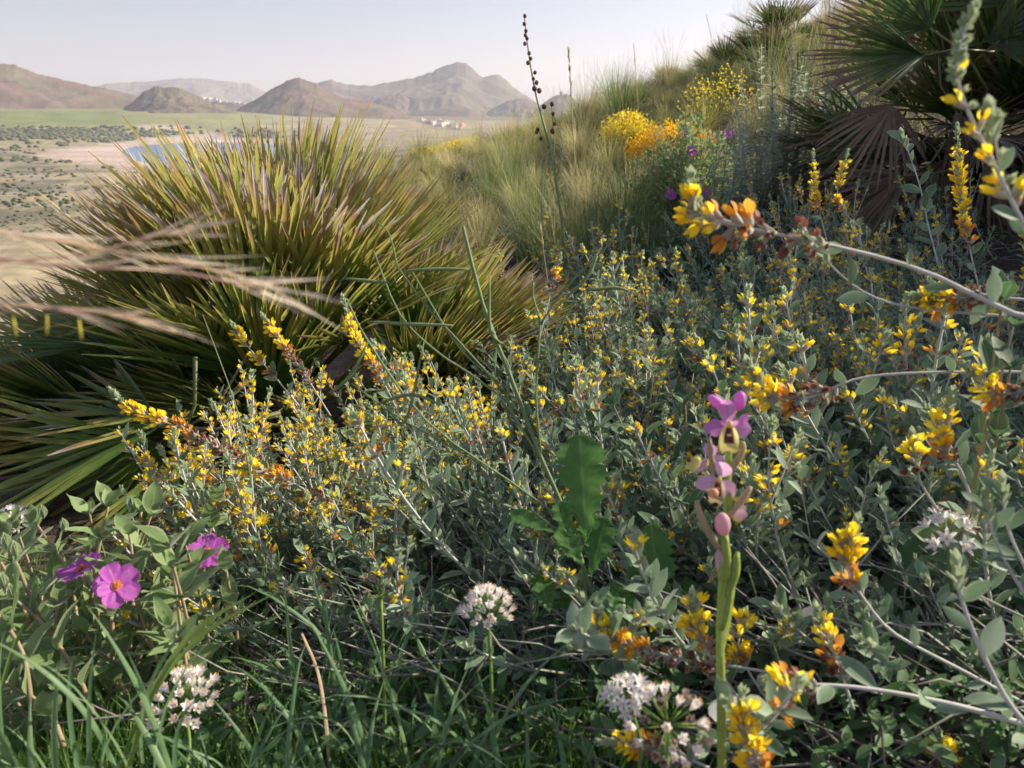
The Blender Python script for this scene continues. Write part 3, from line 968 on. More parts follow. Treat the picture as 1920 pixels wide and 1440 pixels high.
def shrub_kit(seed, L, t0, t1, fl, nl, ls=.022, aged=False, branch=True):
    q = random.Random(seed)
    path = stem_path(q, L, t0, t1)
    sm = MB(); lm = MB(); fm = MB()
    sm.tube(path, [.0025 - .0013 * i / (len(path) - 1) for i in range(len(path))], 4)

    def leafy(path, f0, f1, n, ls):
        for k in range(n):
            f = f0 + (f1 - f0) * (k + q.random()) / n
            p, d = path_at(path, f)
            w = k * 2.4 + q.uniform(-.5, .5)
            a0 = d.orthogonal().normalized(); b0 = d.cross(a0)
            D = ((a0 * math.cos(w) + b0 * math.sin(w)) + d * q.uniform(.3, 1.1) + V((0, 0, .35))).normalized()
            l = ls * q.uniform(.6, 1.25)
            mb = lm
            mb.leaf(p, p + D * l, l * q.uniform(.34, .46), (d + V((0, 0, .6)) + rvec(q) * .3), 4, fold=q.uniform(.15, .5), curl=q.uniform(-.1, .25), shape=.55, r=q.random())

    def tipbud(p, d, s):
        for k in range(7):
            a0 = d.orthogonal().normalized(); b0 = d.cross(a0); w = k * 2.4
            o = V(p) - d * s * (k * .22)
            D = ((a0 * math.cos(w) + b0 * math.sin(w)) * (.25 + .1 * k) + d).normalized()
            fm.leaf(o, o + D * s * 1.35, s * .62, -(a0 * math.cos(w) + b0 * math.sin(w)), 3, fold=.5, curl=-.1, shape=.45, m=0)
    leafy(path, .22, 1 - fl * .8, nl, ls)
    if fl:
        ns = int(L * fl / .0125)
        for k in range(ns):
            t = k / max(1, ns - 1)
            p, d = path_at(path, 1 - t * fl)
            if k > 1 and q.random() < .12 + .2 * t: continue
            cluster(fm, p, d, .0125, t, q, 3 if k < 2 else q.choice([1, 2, 2, 3, 4]), aged)
    p, d = path_at(path, .995)
    tipbud(p, d, .009)
    if branch:
        for k in range(q.choice([1, 2, 3])):
            f = q.uniform(.25, .7)
            p, d = path_at(path, f)
            D = (d + rvec(q) * .6 + V((0, 0, .35))).normalized(); l = L * q.uniform(.2, .38)
            sp = [p + D * l * i / 5 + V((0, 0, .12 * l * (i / 5) ** 2)) for i in range(6)]
            sm.tube(sp, [.0011, .001, .001, .0009, .0008, .0006], 3)
            leafy(sp, .1, .95, max(3, nl // 4), ls * .85)
            if fl and q.random() < .6:
                for j in range(5):
                    pp, dd = path_at(sp, 1 - j * .09)
                    cluster(fm, pp, dd, .0095, j / 5, q, 2, aged)
            else: tipbud(sp[-1], D, .007)
    return (sm.mesh("stem", [m_sstem]), lm.mesh("leaves", [m_sleaf]), fm.mesh("flower_spike", SPK))


SK_f = [shrub_kit(500 + i, R.uniform(.25, .37), R.uniform(50, 80), R.uniform(0, 48), R.uniform(.24, .46), R.choice([20, 26]), ls=.024, aged=(i % 2 == 0)) for i in range(10)]
SK_m = [shrub_kit(540 + i, R.uniform(.24, .34), R.uniform(55, 80), R.uniform(10, 35), R.uniform(.10, .20), R.choice([26, 34]), ls=.028) for i in range(6)]
SK_l = [shrub_kit(570 + i, R.uniform(.22, .34), R.uniform(60, 85), R.uniform(20, 60), 0, R.choice([18, 26, 34]), ls=R.choice([.024, .032, .038])) for i in range(8)]


def shrub(px, py, d, n, flow, label, s=1., spread=.22, azb=-80, azw=95, dz=0.):
    p = P(px, py, d); x, y = p.x, p.y
    z = gz(x, y) + dz
    t = thing("flowering_shrub", V((x, y, z)), label, "shrub", "silvery shrubs with yellow flower spikes")
    q = random.Random(int(px * 7 + py))
    for i in range(n):
        u = q.random()
        kit = q.choice(SK_f) if u < flow else (q.choice(SK_m) if u < flow + (1 - flow) * .4 else q.choice(SK_l))
        a = q.uniform(0, 6.283); rr = spread * math.sqrt(q.random())
        ox, oy = math.cos(a) * rr, math.sin(a) * rr
        oz = gz(x + ox, y + oy) - gz(x, y) + q.uniform(-.01, .015)
        az = math.radians(90 - (azb + q.gauss(0, azw * .45)))
        e = Euler((q.uniform(-.45, .45), q.uniform(-.35, .3), az))
        st = put("stem", kit[0], t, (ox, oy, oz), e, s * q.uniform(.8, 1.15))
        lv = put("leaves", kit[1], st); lv['kind'] = 'stuff'
        put("flower_spike", kit[2], st)
    return t


SH = [
    (660, 950, 1.12, 34, .72, "shrub thick with yellow spikes directly below the big palm", 1., .20),
    (790, 820, 1.35, 38, .80, "densest yellow-flowered shrub between big palm and mustard stems", 1., .22),
    (900, 900, 1.22, 34, .55, "shrub with scattered yellow spikes around the mustard stem base", 1., .2),
    (940, 720, 1.62, 34, .60, "upright yellow-spiked shrub against the palm's lower fans", 1., .22),
    (580, 900, 1.22, 20, .75, "yellow-spiked shrub at the palm foot beside the cistus leaves", .95, .17),
    (1060, 800, 1.5, 30, .35, "leafy shrub with few flowers behind the big lobed leaf", 1., .22),
    (1180, 640, 2.1, 34, .40, "grey-green shrub in shade midway to the green tussock", 1.05, .28),
    (1290, 540, 2.6, 36, .40, "small-flowered shrub spreading before the purple cistus", 1.1, .32),
    (1110, 520, 2.7, 34, .40, "thin pale-stemmed shrub under the arching green tussock", 1.05, .32),
    (1430, 660, 1.9, 38, .45, "shrub with mixed buds and yellow heads under the horizontal spray", 1.05, .28),
    (1600, 560, 2.2, 36, .50, "upright-spiked shrub at the foot of the dead palm fan", 1.05, .28),
    (1820, 620, 1.75, 38, .40, "grey leafy shrub under the tall blurred spike", 1.05, .28),
    (1290, 930, 1.28, 30, .15, "leafy dark shrub behind the orchid's open flowers", 1., .2),
    (1500, 880, 1.22, 34, .40, "shrub with brownish heads beside the orchid, mid-slope", 1., .22),
    (1690, 830, 1.2, 36, .35, "shrub of long pale stems below the right yellow spikes", 1.05, .22),
    (1880, 940, 1.1, 32, .25, "silvery leafy shrub behind the small white star flowers", 1., .22),
    (1450, 1130, .92, 24, .45, "low flowering shrub just past the orchid stalk", .85, .16),
    (1650, 1130, .95, 30, .25, "sprawling leafy shrub around the arching strap leaf", .95, .2),
    (1860, 1230, .82, 28, .10, "flowerless grey shrub low in the corner under pale shoots", .9, .18),
    (1050, 1060, 1.05, 30, .15, "tangled leafless-looking shrub under the hanging green pod", .95, .2),
    (1260, 1200, .88, 22, .20, "dark low shrub between the two lobed leaves and orchid", .85, .16),
    (740, 1040, 1.0, 28, .40, "shrub with withered heads above the tall white allium", .95, .18),
    (1480, 460, 2.85, 30, .55, "shrub with slim yellow spikes before the dead fan's tips", 1., .3),
    (1710, 470, 2.5, 34, .50, "large-leaved flowering shrub right under the shaded palm", 1.1, .3),
    (1000, 600, 2.25, 30, .45, "shrub seen past the right fringe of the big palm", 1.05, .26),
    (640, 1080, .98, 18, .35, "small shrub around the yellow daisy", .85, .16),
    (1500, 1330, .80, 16, .30, "little shrub beside the foot of the orchid stalk", .8, .13),
    (1600, 1320, .72, 20, .15, "low leafy shrub crossed by the thick grey branch", .8, .14),
    (1380, 780, 1.5, 30, .30, "shaded leafy shrub just above the orchid's top buds", 1., .24),
    (1600, 720, 1.55, 34, .35, "shrub of bare grey stems between two horizontal flower sprays", 1., .25),
    (1210, 760, 1.65, 28, .20, "leafy low shrub on the bare twig patch", 1., .24),
    (1920, 760, 1.35, 28, .35, "shrub cut by the picture edge below the curled leaves", 1.05, .24),
    (1350, 630, 2.1, 30, .3, "low grey mat-like shrub in deep shade of the slope", 1., .28),
    (1740, 1000, 1.0, 28, .2, "interlaced grey-stemmed shrub behind the strap leaf's arch", 1., .2),
]
for a in SH:
    shrub(a[0], a[1], a[2], int(a[3] * 1.2), a[4] * (1. if a[0] < 960 else .56), a[5], a[6] * (.9 if a[0] < 960 else 1.), a[7])


# ------------------------------------------------------------------ named branches reaching into the view
def hero_branch(label, pts, r0, spike, fs, nl, ls, seed, aged=False, leaf_mat=None, buds=False, density=1., group=None, f0=.05, ts=1., nn=(4, 5, 6)):
    q = random.Random(seed)
    W = [P(*p) for p in pts]
    path = curve(W, 18)
    L = sum((path[i + 1] - path[i]).length for i in range(len(path) - 1))
    t = thing("flowering_branch", W[0], label, "flowering branch", group)
    sm = MB(); n = len(path)
    sm.tube(path, [r0 * (1 - .55 * i / (n - 1)) for i in range(n)], 7)
    sm.obj("stem", [m_sstem], t)
    for k in range(nl):
        f = f0 + (1 - spike * .85 - f0) * (k + q.uniform(.2, .8)) / nl
        p, d = path_at(path, f)
        w = k * 2.6 + q.uniform(-.5, .5)
        a0 = d.orthogonal().normalized(); b0 = d.cross(a0)
        D = ((a0 * math.cos(w) + b0 * math.sin(w)) + d * q.uniform(.4, 1.) + V((0, 0, .3))).normalized()
        l = ls * q.uniform(.65, 1.2)
        mb = MB(); mb.leaf(p, p + D * l, l * q.uniform(.36, .46), TOCAM(p) + V((0, 0, .6)) + rvec(q) * .5, 7, fold=q.uniform(.15, .4), curl=q.uniform(-.1, .25), shape=.5)
        mb.obj("leaf", [leaf_mat or m_sleaf], t)
    if spike:
        ns = max(4, int(L * spike / (fs * .60)))
        for k in range(ns):
            tt = k / max(1, ns - 1)
            if k > 2 and q.random() > density: continue
            p, d = path_at(path, 1 - tt * spike)
            mb = MB(); cluster(mb, p, d, fs * (.75 if tt < .2 else 1.) * q.uniform(.85, 1.1), tt * ts, q, q.choice(nn), aged and ts == 1., True)
            mb.obj("flower_cluster", SPK, t)
    p, d = path_at(path, .998)
    mb = MB()
    s = fs * .9 if spike else ls * .5
    for k in range(9):
        a0 = d.orthogonal().normalized(); b0 = d.cross(a0); w = k * 2.4
        o = p - d * s * (k * .16)
        D = ((a0 * math.cos(w) + b0 * math.sin(w)) * (.2 + .09 * k) + d).normalized()
        mb.leaf(o, o + D * s, s * .5, -(a0 * math.cos(w) + b0 * math.sin(w)), 4, fold=.5, curl=-.1, shape=.45, m=0)
    mb.obj("bud", SPK, t)
    return t


HB = [
    ("long horizontal spray, yellow at its left end turning brown along grey stem", [(1990, 600, .50), (1900, 588, .50), (1760, 520, .50), (1640, 480, .50), (1500, 448, .49), (1390, 425, .48), (1310, 400, .48), (1296, 345, .48)], .0018, .48, .0145, 6, .024, 1, True),
    ("tall pale spike with sparse yellow flowers rising across the dark palm", [(1990, 520, .37), (1925, 430, .37), (1860, 300, .37), (1800, 170, .37), (1800, 90, .37), (1824, 18, .37)], .0019, .62, .0095, 3, .016, 2, False, .42),
    ("pale woolly bud spike beside the tall blurred one, yellow at its base", [(1960, 560, .38), (1920, 430, .38), (1880, 330, .38), (1858, 215, .38)], .0018, .50, .0120, 3, .016, 3, False, .8),
    ("leaning spray with dark brown middle and yellow tip just right of orchid", [(1990, 700, .62), (1880, 697, .62), (1700, 700, .62), (1600, 712, .62), (1520, 745, .61), (1450, 745, .61), (1410, 690, .61)], .0013, .42, .015, 4, .022, 4, True),
    ("short upright yellow spike, taller of the pair right of the strap leaf", [(1830, 960, .60), (1800, 880, .60), (1765, 830, .60), (1783, 745, .60)], .0013, .58, .0125, 2, .02, 5, False),
    ("short yellow head left of the taller upright pair member", [(1760, 960, .62), (1725, 900, .62), (1712, 822, .62)], .0012, .42, .012, 2, .02, 6, False),
    ("curved branch with thick yellow spike standing over the strap leaf", [(1960, 1340, .55), (1800, 1255, .55), (1680, 1190, .55), (1625, 1130, .54), (1588, 1060, .54), (1604, 985, .54)], .0014, .34, .0125, 3, .024, 7, False),
    ("flat-lying spray low beside orchid, yellow left end and brown right end", [(1500, 1270, .58), (1380, 1250, .58), (1270, 1235, .58), (1190, 1212, .58), (1135, 1185, .58), (1122, 1140, .58)], .0012, .72, .0115, 2, .018, 8, True),
    ("low yellow and white-woolled head behind the orchid stalk", [(1400, 1330, .58), (1350, 1260, .58), (1310, 1190, .57), (1300, 1125, .57)], .0012, .70, .0125, 1, .018, 9, True),
    ("bright yellow head tucked right of the orchid stalk", [(1450, 1330, .60), (1410, 1270, .60), (1385, 1215, .60), (1395, 1160, .60)], .0012, .6, .012, 2, .018, 10, False),
    ("round yellow spike above brown heads on the thick grey branch", [(1600, 1330, .56), (1580, 1270, .56), (1560, 1220, .56), (1535, 1150, .56)], .0012, .7, .013, 1, .018, 11, True),
    ("thick bare grey branch running from the corner to large grey leaves", [(1990, 1385, .50), (1900, 1352, .50), (1760, 1315, .50), (1600, 1288, .50), (1450, 1282, .50)], .0023, .12, .0125, 6, .036, 12, True),
    ("pale leafy shoot with a bud tip, middle of the right-hand shoots", [(1990, 1420, .45), (1900, 1330, .45), (1840, 1220, .45), (1805, 1130, .45), (1795, 1065, .45)], .0018, .0, .012, 6, .024, 13, False),
    ("pale leafy shoot reaching the highest of the right-hand shoots", [(1990, 1200, .50), (1930, 1080, .50), (1890, 990, .50), (1880, 910, .50)], .0014, .0, .013, 4, .022, 14, False),
    ("pale shoot with a narrow bud left of its taller neighbour", [(1970, 1180, .50), (1900, 1080, .50), (1862, 1000, .50), (1850, 940, .50)], .0013, .0, .012, 4, .022, 15, False),
    ("long spray arching left over the palm fan with yellow tip", [(560, 960, 1.0), (470, 880, 1.0), (400, 835, 1.0), (320, 795, 1.0), (250, 770, 1.0), (212, 735, 1.0)], .0014, .82, .0135, 2, .02, 16, True),
    ("withered pale pink and white flower spray left of centre", [(640, 960, .95), (590, 930, .95), (530, 895, .95), (480, 880, .95), (445, 875, .95)], .0014, .9, .0135, 1, .018, 17, True),
    ("erect slim spike topmost of the dense yellow shrub", [(760, 800, 1.15), (710, 700, 1.15), (670, 640, 1.15), (643, 560, 1.15)], .0013, .72, .0125, 4, .02, 18, False),
    ("yellow spike standing alone against the palm's right fringe", [(1010, 640, 1.3), (1030, 560, 1.3), (1040, 520, 1.3), (1050, 482, 1.3)], .0013, .6, .0125, 3, .02, 19, True),
    ("bottom-edge yellow spike beside the white papery petal", [(1440, 1520, .45), (1425, 1440, .45), (1400, 1370, .45), (1392, 1310, .45)], .0012, .8, .0105, 1, .016, 20, False),
    ("small yellow head in the dark weeds at the bottom edge", [(1800, 1500, .55), (1775, 1440, .55), (1762, 1385, .55)], .0011, .6, .0115, 2, .02, 21, False),
    ("low spray left of the large white cluster, yellow and orange", [(1330, 1440, .52), (1260, 1410, .52), (1200, 1395, .52), (1135, 1390, .52)], .0011, .85, .0105, 1, .016, 22, True),
    ("thin curved stem with single round leaves under the top spray", [(1990, 600, .60), (1850, 590, .60), (1700, 575, .60), (1620, 548, .60), (1560, 500, .60), (1535, 460, .60)], .0013, .0, .012, 5, .026, 23, False),
    ("yellow head with dark withered base between the two right sprays", [(1990, 570, .60), (1900, 560, .60), (1830, 555, .60), (1770, 565, .60), (1715, 555, .60)], .0013, .62, .0125, 3, .024, 24, True),
    ("drooping yellow cluster at the right edge under curled leaves", [(1990, 720, .58), (1930, 730, .58), (1870, 735, .58), (1815, 690, .58)], .0013, .8, .0125, 2, .024, 25, True),
    ("pair member spike with green tip left below the palm", [(560, 760, 1.2), (510, 700, 1.2), (465, 650, 1.2), (436, 608, 1.2)], .0013, .7, .0115, 3, .02, 26, False),
    ("slanting spike next to the green-tipped one under the palm", [(620, 780, 1.2), (570, 700, 1.2), (530, 645, 1.2), (493, 592, 1.2)], .0013, .75, .0115, 3, .02, 27, True),
    ("outer left spike with buds below the long arching spray", [(480, 1000, 1.05), (420, 930, 1.05), (360, 880, 1.05), (322, 835, 1.05)], .0012, .7, .0115, 3, .02, 28, False),
    ("narrow yellow spike before the dead palm fan, left one", [(1560, 500, 1.9), (1545, 430, 1.9), (1530, 370, 1.9), (1525, 285, 1.9)], .0014, .5, .0135, 5, .022, 29, False),
    ("narrow yellow spike before the dead palm fan, middle one", [(1620, 480, 1.9), (1600, 420, 1.9), (1570, 370, 1.9), (1590, 285, 1.9)], .0014, .5, .0135, 5, .022, 30, False),
    ("yellow spike between the tall pale spike and the dead fan", [(1840, 560, 1.2), (1815, 450, 1.2), (1800, 360, 1.2), (1795, 240, 1.2)], .0014, .72, .013, 4, .022, 31, False),
    ("leafy shoot with big oval leaves right under the shaded palm", [(1760, 500, 1.6), (1740, 420, 1.6), (1725, 350, 1.6), (1693, 255, 1.6)], .0020, .0, .014, 14, .042, 32, False),
]
for i, h in enumerate(HB):
    lb, pts, r0, sp, fs, nl, ls, sd = h[:8]
    if sd in (2, 3): hero_branch(lb, pts, r0 * .62, sp, fs, nl, ls, sd, h[8], density=.85, ts=.30, nn=(2, 3, 3))
    elif sd == 1: hero_branch(lb, pts, r0, sp, fs, nl, ls, sd, h[8], density=.85, nn=(3, 4, 5))
    else: hero_branch(lb, pts, r0, sp, fs, nl, ls, sd, h[8], density=(h[9] if len(h) > 9 else .9))


# ------------------------------------------------------------------ cistus with purple flowers
def cistus_leafpair(mb_list, p, d, l, q, mat=None, wide=.45):
    a0 = d.orthogonal().normalized(); b0 = d.cross(a0); w0 = q.uniform(0, 3.14)
    for k in (0, 1):
        w = w0 + k * math.pi
        D = ((a0 * math.cos(w) + b0 * math.sin(w)) + d * q.uniform(.5, 1.3)).normalized()
        ll = l * q.uniform(.8, 1.15)
        mb = MB()
        mb.leaf(p, p + D * ll, ll * wide * q.uniform(.85, 1.15), d + V((0, 0, .5)) + rvec(q) * .25, 8, fold=q.uniform(.1, .5), curl=q.uniform(-.15, .35), shape=.36, wave=q.uniform(.03, .09), basew=.2, pw=1.25)
        mb_list.append(mb)


def cistus_stem(t, pts, l, q, nodes_, r0=.0024, mat=None, smat=None, top=True, wide=.45, lname="leaf"):
    path = curve(pts, 12)
    mb = MB(); n = len(path)
    mb.tube(path, [r0 * (1 - .5 * i / n) for i in range(n)], 6)
    mb.obj("stem", [smat or m_cstem], t)
    for f in nodes_:
        p, d = path_at(path, f)
        ls = []
        cistus_leafpair(ls, p, d, l * (1 - .25 * f), q, wide=wide)
        if q.random() < .6: cistus_leafpair(ls, p, d, l * .35, q, wide=wide)
        for m in ls: m.obj(lname, [mat or m_cleaf], t)
    if top:
        p, d = path_at(path, .999)
        ls = []
        cistus_leafpair(ls, p, (d + V((0, 0, .4))).normalized(), l * .75, q, wide=wide); cistus_leafpair(ls, p, d, l * .4, q, wide=wide)
        for m in ls: m.obj(lname, [mat or m_cleaf], t)


def cistus_flower(t, p, nrm, s, q, skip=()):
    nrm = V(nrm).normalized(); a0 = nrm.orthogonal().normalized(); b0 = nrm.cross(a0)
    ph = q.uniform(0, 6)
    f = put("flower", None, t, V(p) - wloc(t))
    for k in range(5):
        if k in skip: continue
        w = ph + k * 6.283 / 5
        D = (a0 * math.cos(w) + b0 * math.sin(w)) + nrm * q.uniform(-.05, .3)
        mb = MB()
        c = V(p)
        nseg, nw = 6, 6
        sd = D.cross(nrm).normalized()
        rows = []
        for i in range(nseg + 1):
            u = i / nseg
            hw = s * .46 * math.sin(min(1, u * .95 + .08) * math.pi * .58) ** .9
            if i == nseg: hw *= .8
            row = []
            for j in range(nw + 1):
                v = j / nw * 2 - 1
                L_ = s * (u - .10 * v * v * u)
                cr = math.sin(v * 7 + k * 2 + u * 5) * .06 * s * u + q.gauss(0, .045) * s * u
                row.append(mb.add(c + D * L_ + sd * v * hw + nrm * (cr + .12 * s * u * u * (v * v)), (v + 1) / 2, u, .5 + .5 * math.sin(v * 9 + k)))
            rows.append(row)
        for i in range(nseg):
            for j in range(nw):
                mb.face((rows[i][j], rows[i][j + 1], rows[i + 1][j + 1], rows[i + 1][j]))
        mb.obj("petal", [m_pur], f)
    mb = MB()
    for k in range(70):
        w = q.uniform(0, 6.28); rr = s * .25 * math.sqrt(q.random())
        b = V(p) + nrm * s * .02
        tip = V(p) + (a0 * math.cos(w) + b0 * math.sin(w)) * rr + nrm * (s * .24 * (1 - (rr / (s * .25)) ** 2))
        mb.tube([b, tip], [s * .006, s * .006], 3, 0)
        mb.blob(tip, s * .03, s * .03, s * .03, 4, 2)
    mb.obj("stamens", [m_stam], f)
    return f


def cistus_bush():
    b = P(170, 1330, .80); b.z = gz(b.x, b.y)
    t = thing("cistus_bush", b, "cistus with grey-green leaves and three purple flowers beside the fine grass", "shrub")
    q = random.Random(77)
    S = [
        ([(175, 1340, .70), (145, 1265, .70), (80, 1170, .69), (25, 1122, .68)], .040, (.25, .5, .75)),
        ([(225, 1330, .78), (285, 1170, .77), (325, 1075, .77), (328, 1050, .77)], .040, (.35, .62)),
        ([(212, 1230, .74), (210, 1150, .74), (207, 1085, .74)], .036, (.45,)),
        ([(170, 1130, .82), (188, 1010, .82), (203, 950, .82)], .040, (.5,)),
        ([(90, 1200, .74), (45, 1090, .74), (10, 1010, .74)], .038, (.3, .7)),
        ([(150, 1220, .85), (130, 1080, .86), (70, 985, .87)], .038, (.4, .7)),
        ([(260, 1200, .86), (245, 1080, .88), (265, 960, .9)], .036, (.4, .7)),
        ([(60, 1330, .66), (40, 1220, .66), (-20, 1130, .66)], .038, (.4, .7)),
        ([(120, 1400, .66), (90, 1330, .66), (30, 1290, .66)], .034, (.4, .8)),
        ([(250, 1330, .75), (215, 1260, .75), (160, 1190, .76)], .036, (.4, .8)),
    ]
    for pts, l, nd in S:
        cistus_stem(t, [P(*p) for p in pts], l * 1.35, q, nd, wide=.46)
    for k in range(44):
        px = q.uniform(-30, 400); py = q.uniform(960, 1270); d = q.uniform(.70, .95)
        a = P(px, py, d); bb = V((a.x, a.y, gz(a.x, a.y)))
        top = a + V((q.uniform(-.05, .05), q.uniform(-.05, .05), 0))
        cistus_stem(t, [bb, bb.lerp(top, .5) + rvec(q) * .02, top], .05, q, (.35, .55, .8), wide=.44)
    # buds
    for px, py, d in ((10, 1015, .70), (28, 1030, .70), (5, 1090, .68), (20, 1110, .68), (150, 1080, .76), (165, 1090, .76), (120, 985, .85), (80, 960, .86), (300, 1010, .8)):
        p = P(px, py, d); mb = MB()
        for k in range(5):
            w = k * 1.256
            mb.leaf(p - V((0, 0, .008)), p + V((math.cos(w) * .003, math.sin(w) * .003, .009)), .010, V((math.cos(w), math.sin(w), .1)), 4, fold=-.4, curl=.2, shape=.45)
        mb.obj("bud", [m_bud], t)
    for px, py, d, n, s in ((152, 1068, .74, (-.3, -.15, .95), .021), (218, 1098, .72, (.55, -.5, .65), .021), (392, 1036, .84, (.1, -.5, .85), .022)):
        cistus_flower(t, P(px, py, d), n, s, q)


cistus_bush()


def sage(px, py, d, label, tops, mat, l=.045, seed=0, wide=.42):
    b = P(px, py, d); b.z = gz(b.x, b.y)
    t = thing("broadleaf_plant", b, label, "plant")
    q = random.Random(seed)
    for (x, y, dd) in tops:
        top = P(x, y, dd)
        mid = b.lerp(top, .5) + rvec(q) * .02
        cistus_stem(t, [b + rvec(q) * .02, mid, top], l, q, (.4, .6, .8), mat=mat, wide=wide, r0=.0018)


m_bleaf = foliage("broad_grey_leaf", [(0, (.06, .13, .045)), (1, (.10, .19, .075))], edge=(.30, .36, .24), edgew=.40, mid=(.22, .30, .15), trans=.28, rough=.6, sheen=.2, bump=.4)
sage(1250, 950, .98, "broad-leaved grey-green plant between the lobed leaf and orchid", [(1150, 760, .92), (1120, 800, .9), (1225, 700, .96), (1285, 760, .95), (1300, 700, 1.0), (1210, 820, .9), (1190, 880, .88), (1270, 860, .88)], m_bleaf, .048, 1)
sage(1400, 760, 1.1, "broad-leaved shoot standing upright above the orchid", [(1385, 610, 1.05), (1360, 640, 1.07), (1400, 660, 1.05)], m_bleaf, .05, 2)
sage(1360, 1060, .8, "dark smooth-leaved plant tight behind the orchid stalk", [(1420, 930, .74), (1290, 950, .76), (1250, 1000, .76), (1450, 1000, .74), (1330, 1080, .76)], m_bleaf, .05, 3, .35)
sage(1090, 1380, .70, "bright green pointed-leaf seedling right of the white allium", [(1050, 1255, .68), (1060, 1300, .68), (1085, 1340, .68)], m_bright, .030, 4, .55)
sage(1900, 800, .62, "curled pale leaves on a stem at the picture edge", [(1895, 690, .58), (1900, 610, .58), (1880, 560, .58)], m_bleaf, .038, 5, .45)


# ------------------------------------------------------------------ mustard with lobed leaves, thin green stems and pods
def mustard():
    b = P(1110, 1150, .80); b.z = gz(b.x, b.y)
    t = thing("wild_mustard", b, "wild mustard with thin branching stems, slim pods and large lobed green leaves", "plant")
    D = .70
    for pts, r in (([(1150, 1240), (1110, 1120), (1070, 985), (1015, 860), (955, 700), (905, 570), (868, 425)], .0028),
                   ([(1020, 870), (955, 760), (955, 690), (925, 640)], .0016), ([(955, 745), (860, 640), (800, 575), (745, 500)], .0013), ([(745, 500), (730, 440), (705, 415)], .001),
                   ([(960, 760), (880, 700), (820, 660), (750, 590), (700, 470)], .0013), ([(1015, 860), (1005, 740), (1012, 610), (1000, 560), (1000, 530)], .0016),
                   ([(1012, 610), (1060, 540), (1130, 470), (1155, 440)], .0012), ([(1010, 700), (1080, 560), (1130, 540), (1200, 545)], .001),
                   ([(1070, 985), (960, 905), (800, 790), (690, 640), (650, 560)], .0014), ([(1055, 1000), (1000, 960), (900, 870), (760, 790), (660, 720)], .0012),
                   ([(940, 720), (860, 650), (770, 505)], .001), ([(1000, 1180), (1015, 1060), (1035, 1010), (1075, 945)], .0012), ([(1050, 1180), (1020, 1100), (1020, 1030)], .001),
                   ([(1090, 985), (1060, 1010), (1000, 1010)], .001)):
        mb = MB(); mb.tube(curve([P(x, y, D) for x, y in pts], 14), [r * .8 * (1 - .4 * i / 20) for i in range(40)][:len(curve([P(x, y, D) for x, y in pts], 14))], 6)
        mb.obj("stem", [m_mstem], t)
    for pts in ([(1075, 990), (1110, 1010), (1155, 1070)], [(850, 610), (770, 608), (690, 603)], [(730, 530), (690, 527), (645, 522)], [(955, 655), (920, 620), (918, 515)], [(1120, 480), (1100, 520), (1060, 560)],
                [(720, 755), (760, 790), (795, 640)], [(1180, 545), (1150, 540), (1100, 545)], [(830, 760), (770, 740), (700, 760)], [(880, 505), (820, 505), (755, 508)], [(690, 640), (660, 700), (620, 740)]):
        mb = MB(); p = curve([P(x, y, D - .01) for x, y in pts], 8); n = len(p)
        mb.tube(p, [.0005 + .0012 * math.sin(math.pi * i / (n - 1)) ** .6 for i in range(n)], 6)
        mb.obj("pod", [m_mstem], t)
    q = random.Random(5)
    for bx, by, tx, ty, w, d in ((1100, 1010, 1086, 806, .082, .96), (1108, 1080, 1135, 965, .05, .955), (1090, 1060, 1050, 985, .045, .95), (1180, 1190, 1150, 1085, .05, .97), (1030, 1150, 1010, 1070, .04, .98), (1112, 1050, 1120, 960, .05, .97), (1070, 1010, 1048, 935, .034, .96), (1240, 1190, 1222, 975, .066, 1.0), (1210, 1110, 1180, 1060, .03, 1.), (1075, 1090, 1075, 1150, .07, 1.0),
                                 (1120, 1160, 1160, 1110, .05, .96), (1040, 1000, 955, 955, .03, .96), (1270, 1130, 1310, 1090, .045, 1.02), (1150, 1180, 1165, 1130, .035, .9), (1100, 1120, 1040, 1090, .045, 1.03)):
        d *= .69; w *= .69; mb = MB(); p0 = P(bx, by, d); p1 = P(tx, ty, d + .015)
        # lobed outline: side lobes that shrink towards the stalk
        ax = (p1 - p0); L = ax.length; n = (TOCAM(p0) + V((0, 0, .6)) + rvec(q) * .2); n = (n - ax * n.dot(ax) / L / L).normalized(); sd = ax.cross(n).normalized()
        prev = None; N = 56; rr = q.random()
        for i in range(N + 1):
            u = i / N
            env = (math.sin(min(1, (u + .02)) ** 1.25 * math.pi) ** .62) * (.45 + .62 * u)
            lobe = .52 + .48 * abs(math.sin(u * math.pi * 4.2 + .3)) ** .7 if u < .68 else (.86 + .14 * abs(math.sin(u * math.pi * 4.2 + .3)))
            jag = 1 + [.16, .02, -.10, -.02][i % 4]
            hw = w / 2 * max(.05, env * lobe * jag) if i < N else .0005
            row = []
            for v in (-1, -.5, 0, .5, 1):
                wave = math.sin(u * 22 + v * 3) * .03 * w
                row.append(mb.add(p0 + ax * u + sd * hw * v + n * (abs(v) * hw * .22 + wave * abs(v) - .10 * L * u * u) - ax.normalized() * abs(v) * hw * .0, (v + 1) / 2, u, rr))
            if prev:
                for j in range(4): mb.face((prev[j], prev[j + 1], row[j + 1], row[j]))
            prev = row
        mb.obj("leaf", [m_mleaf], t)


mustard()


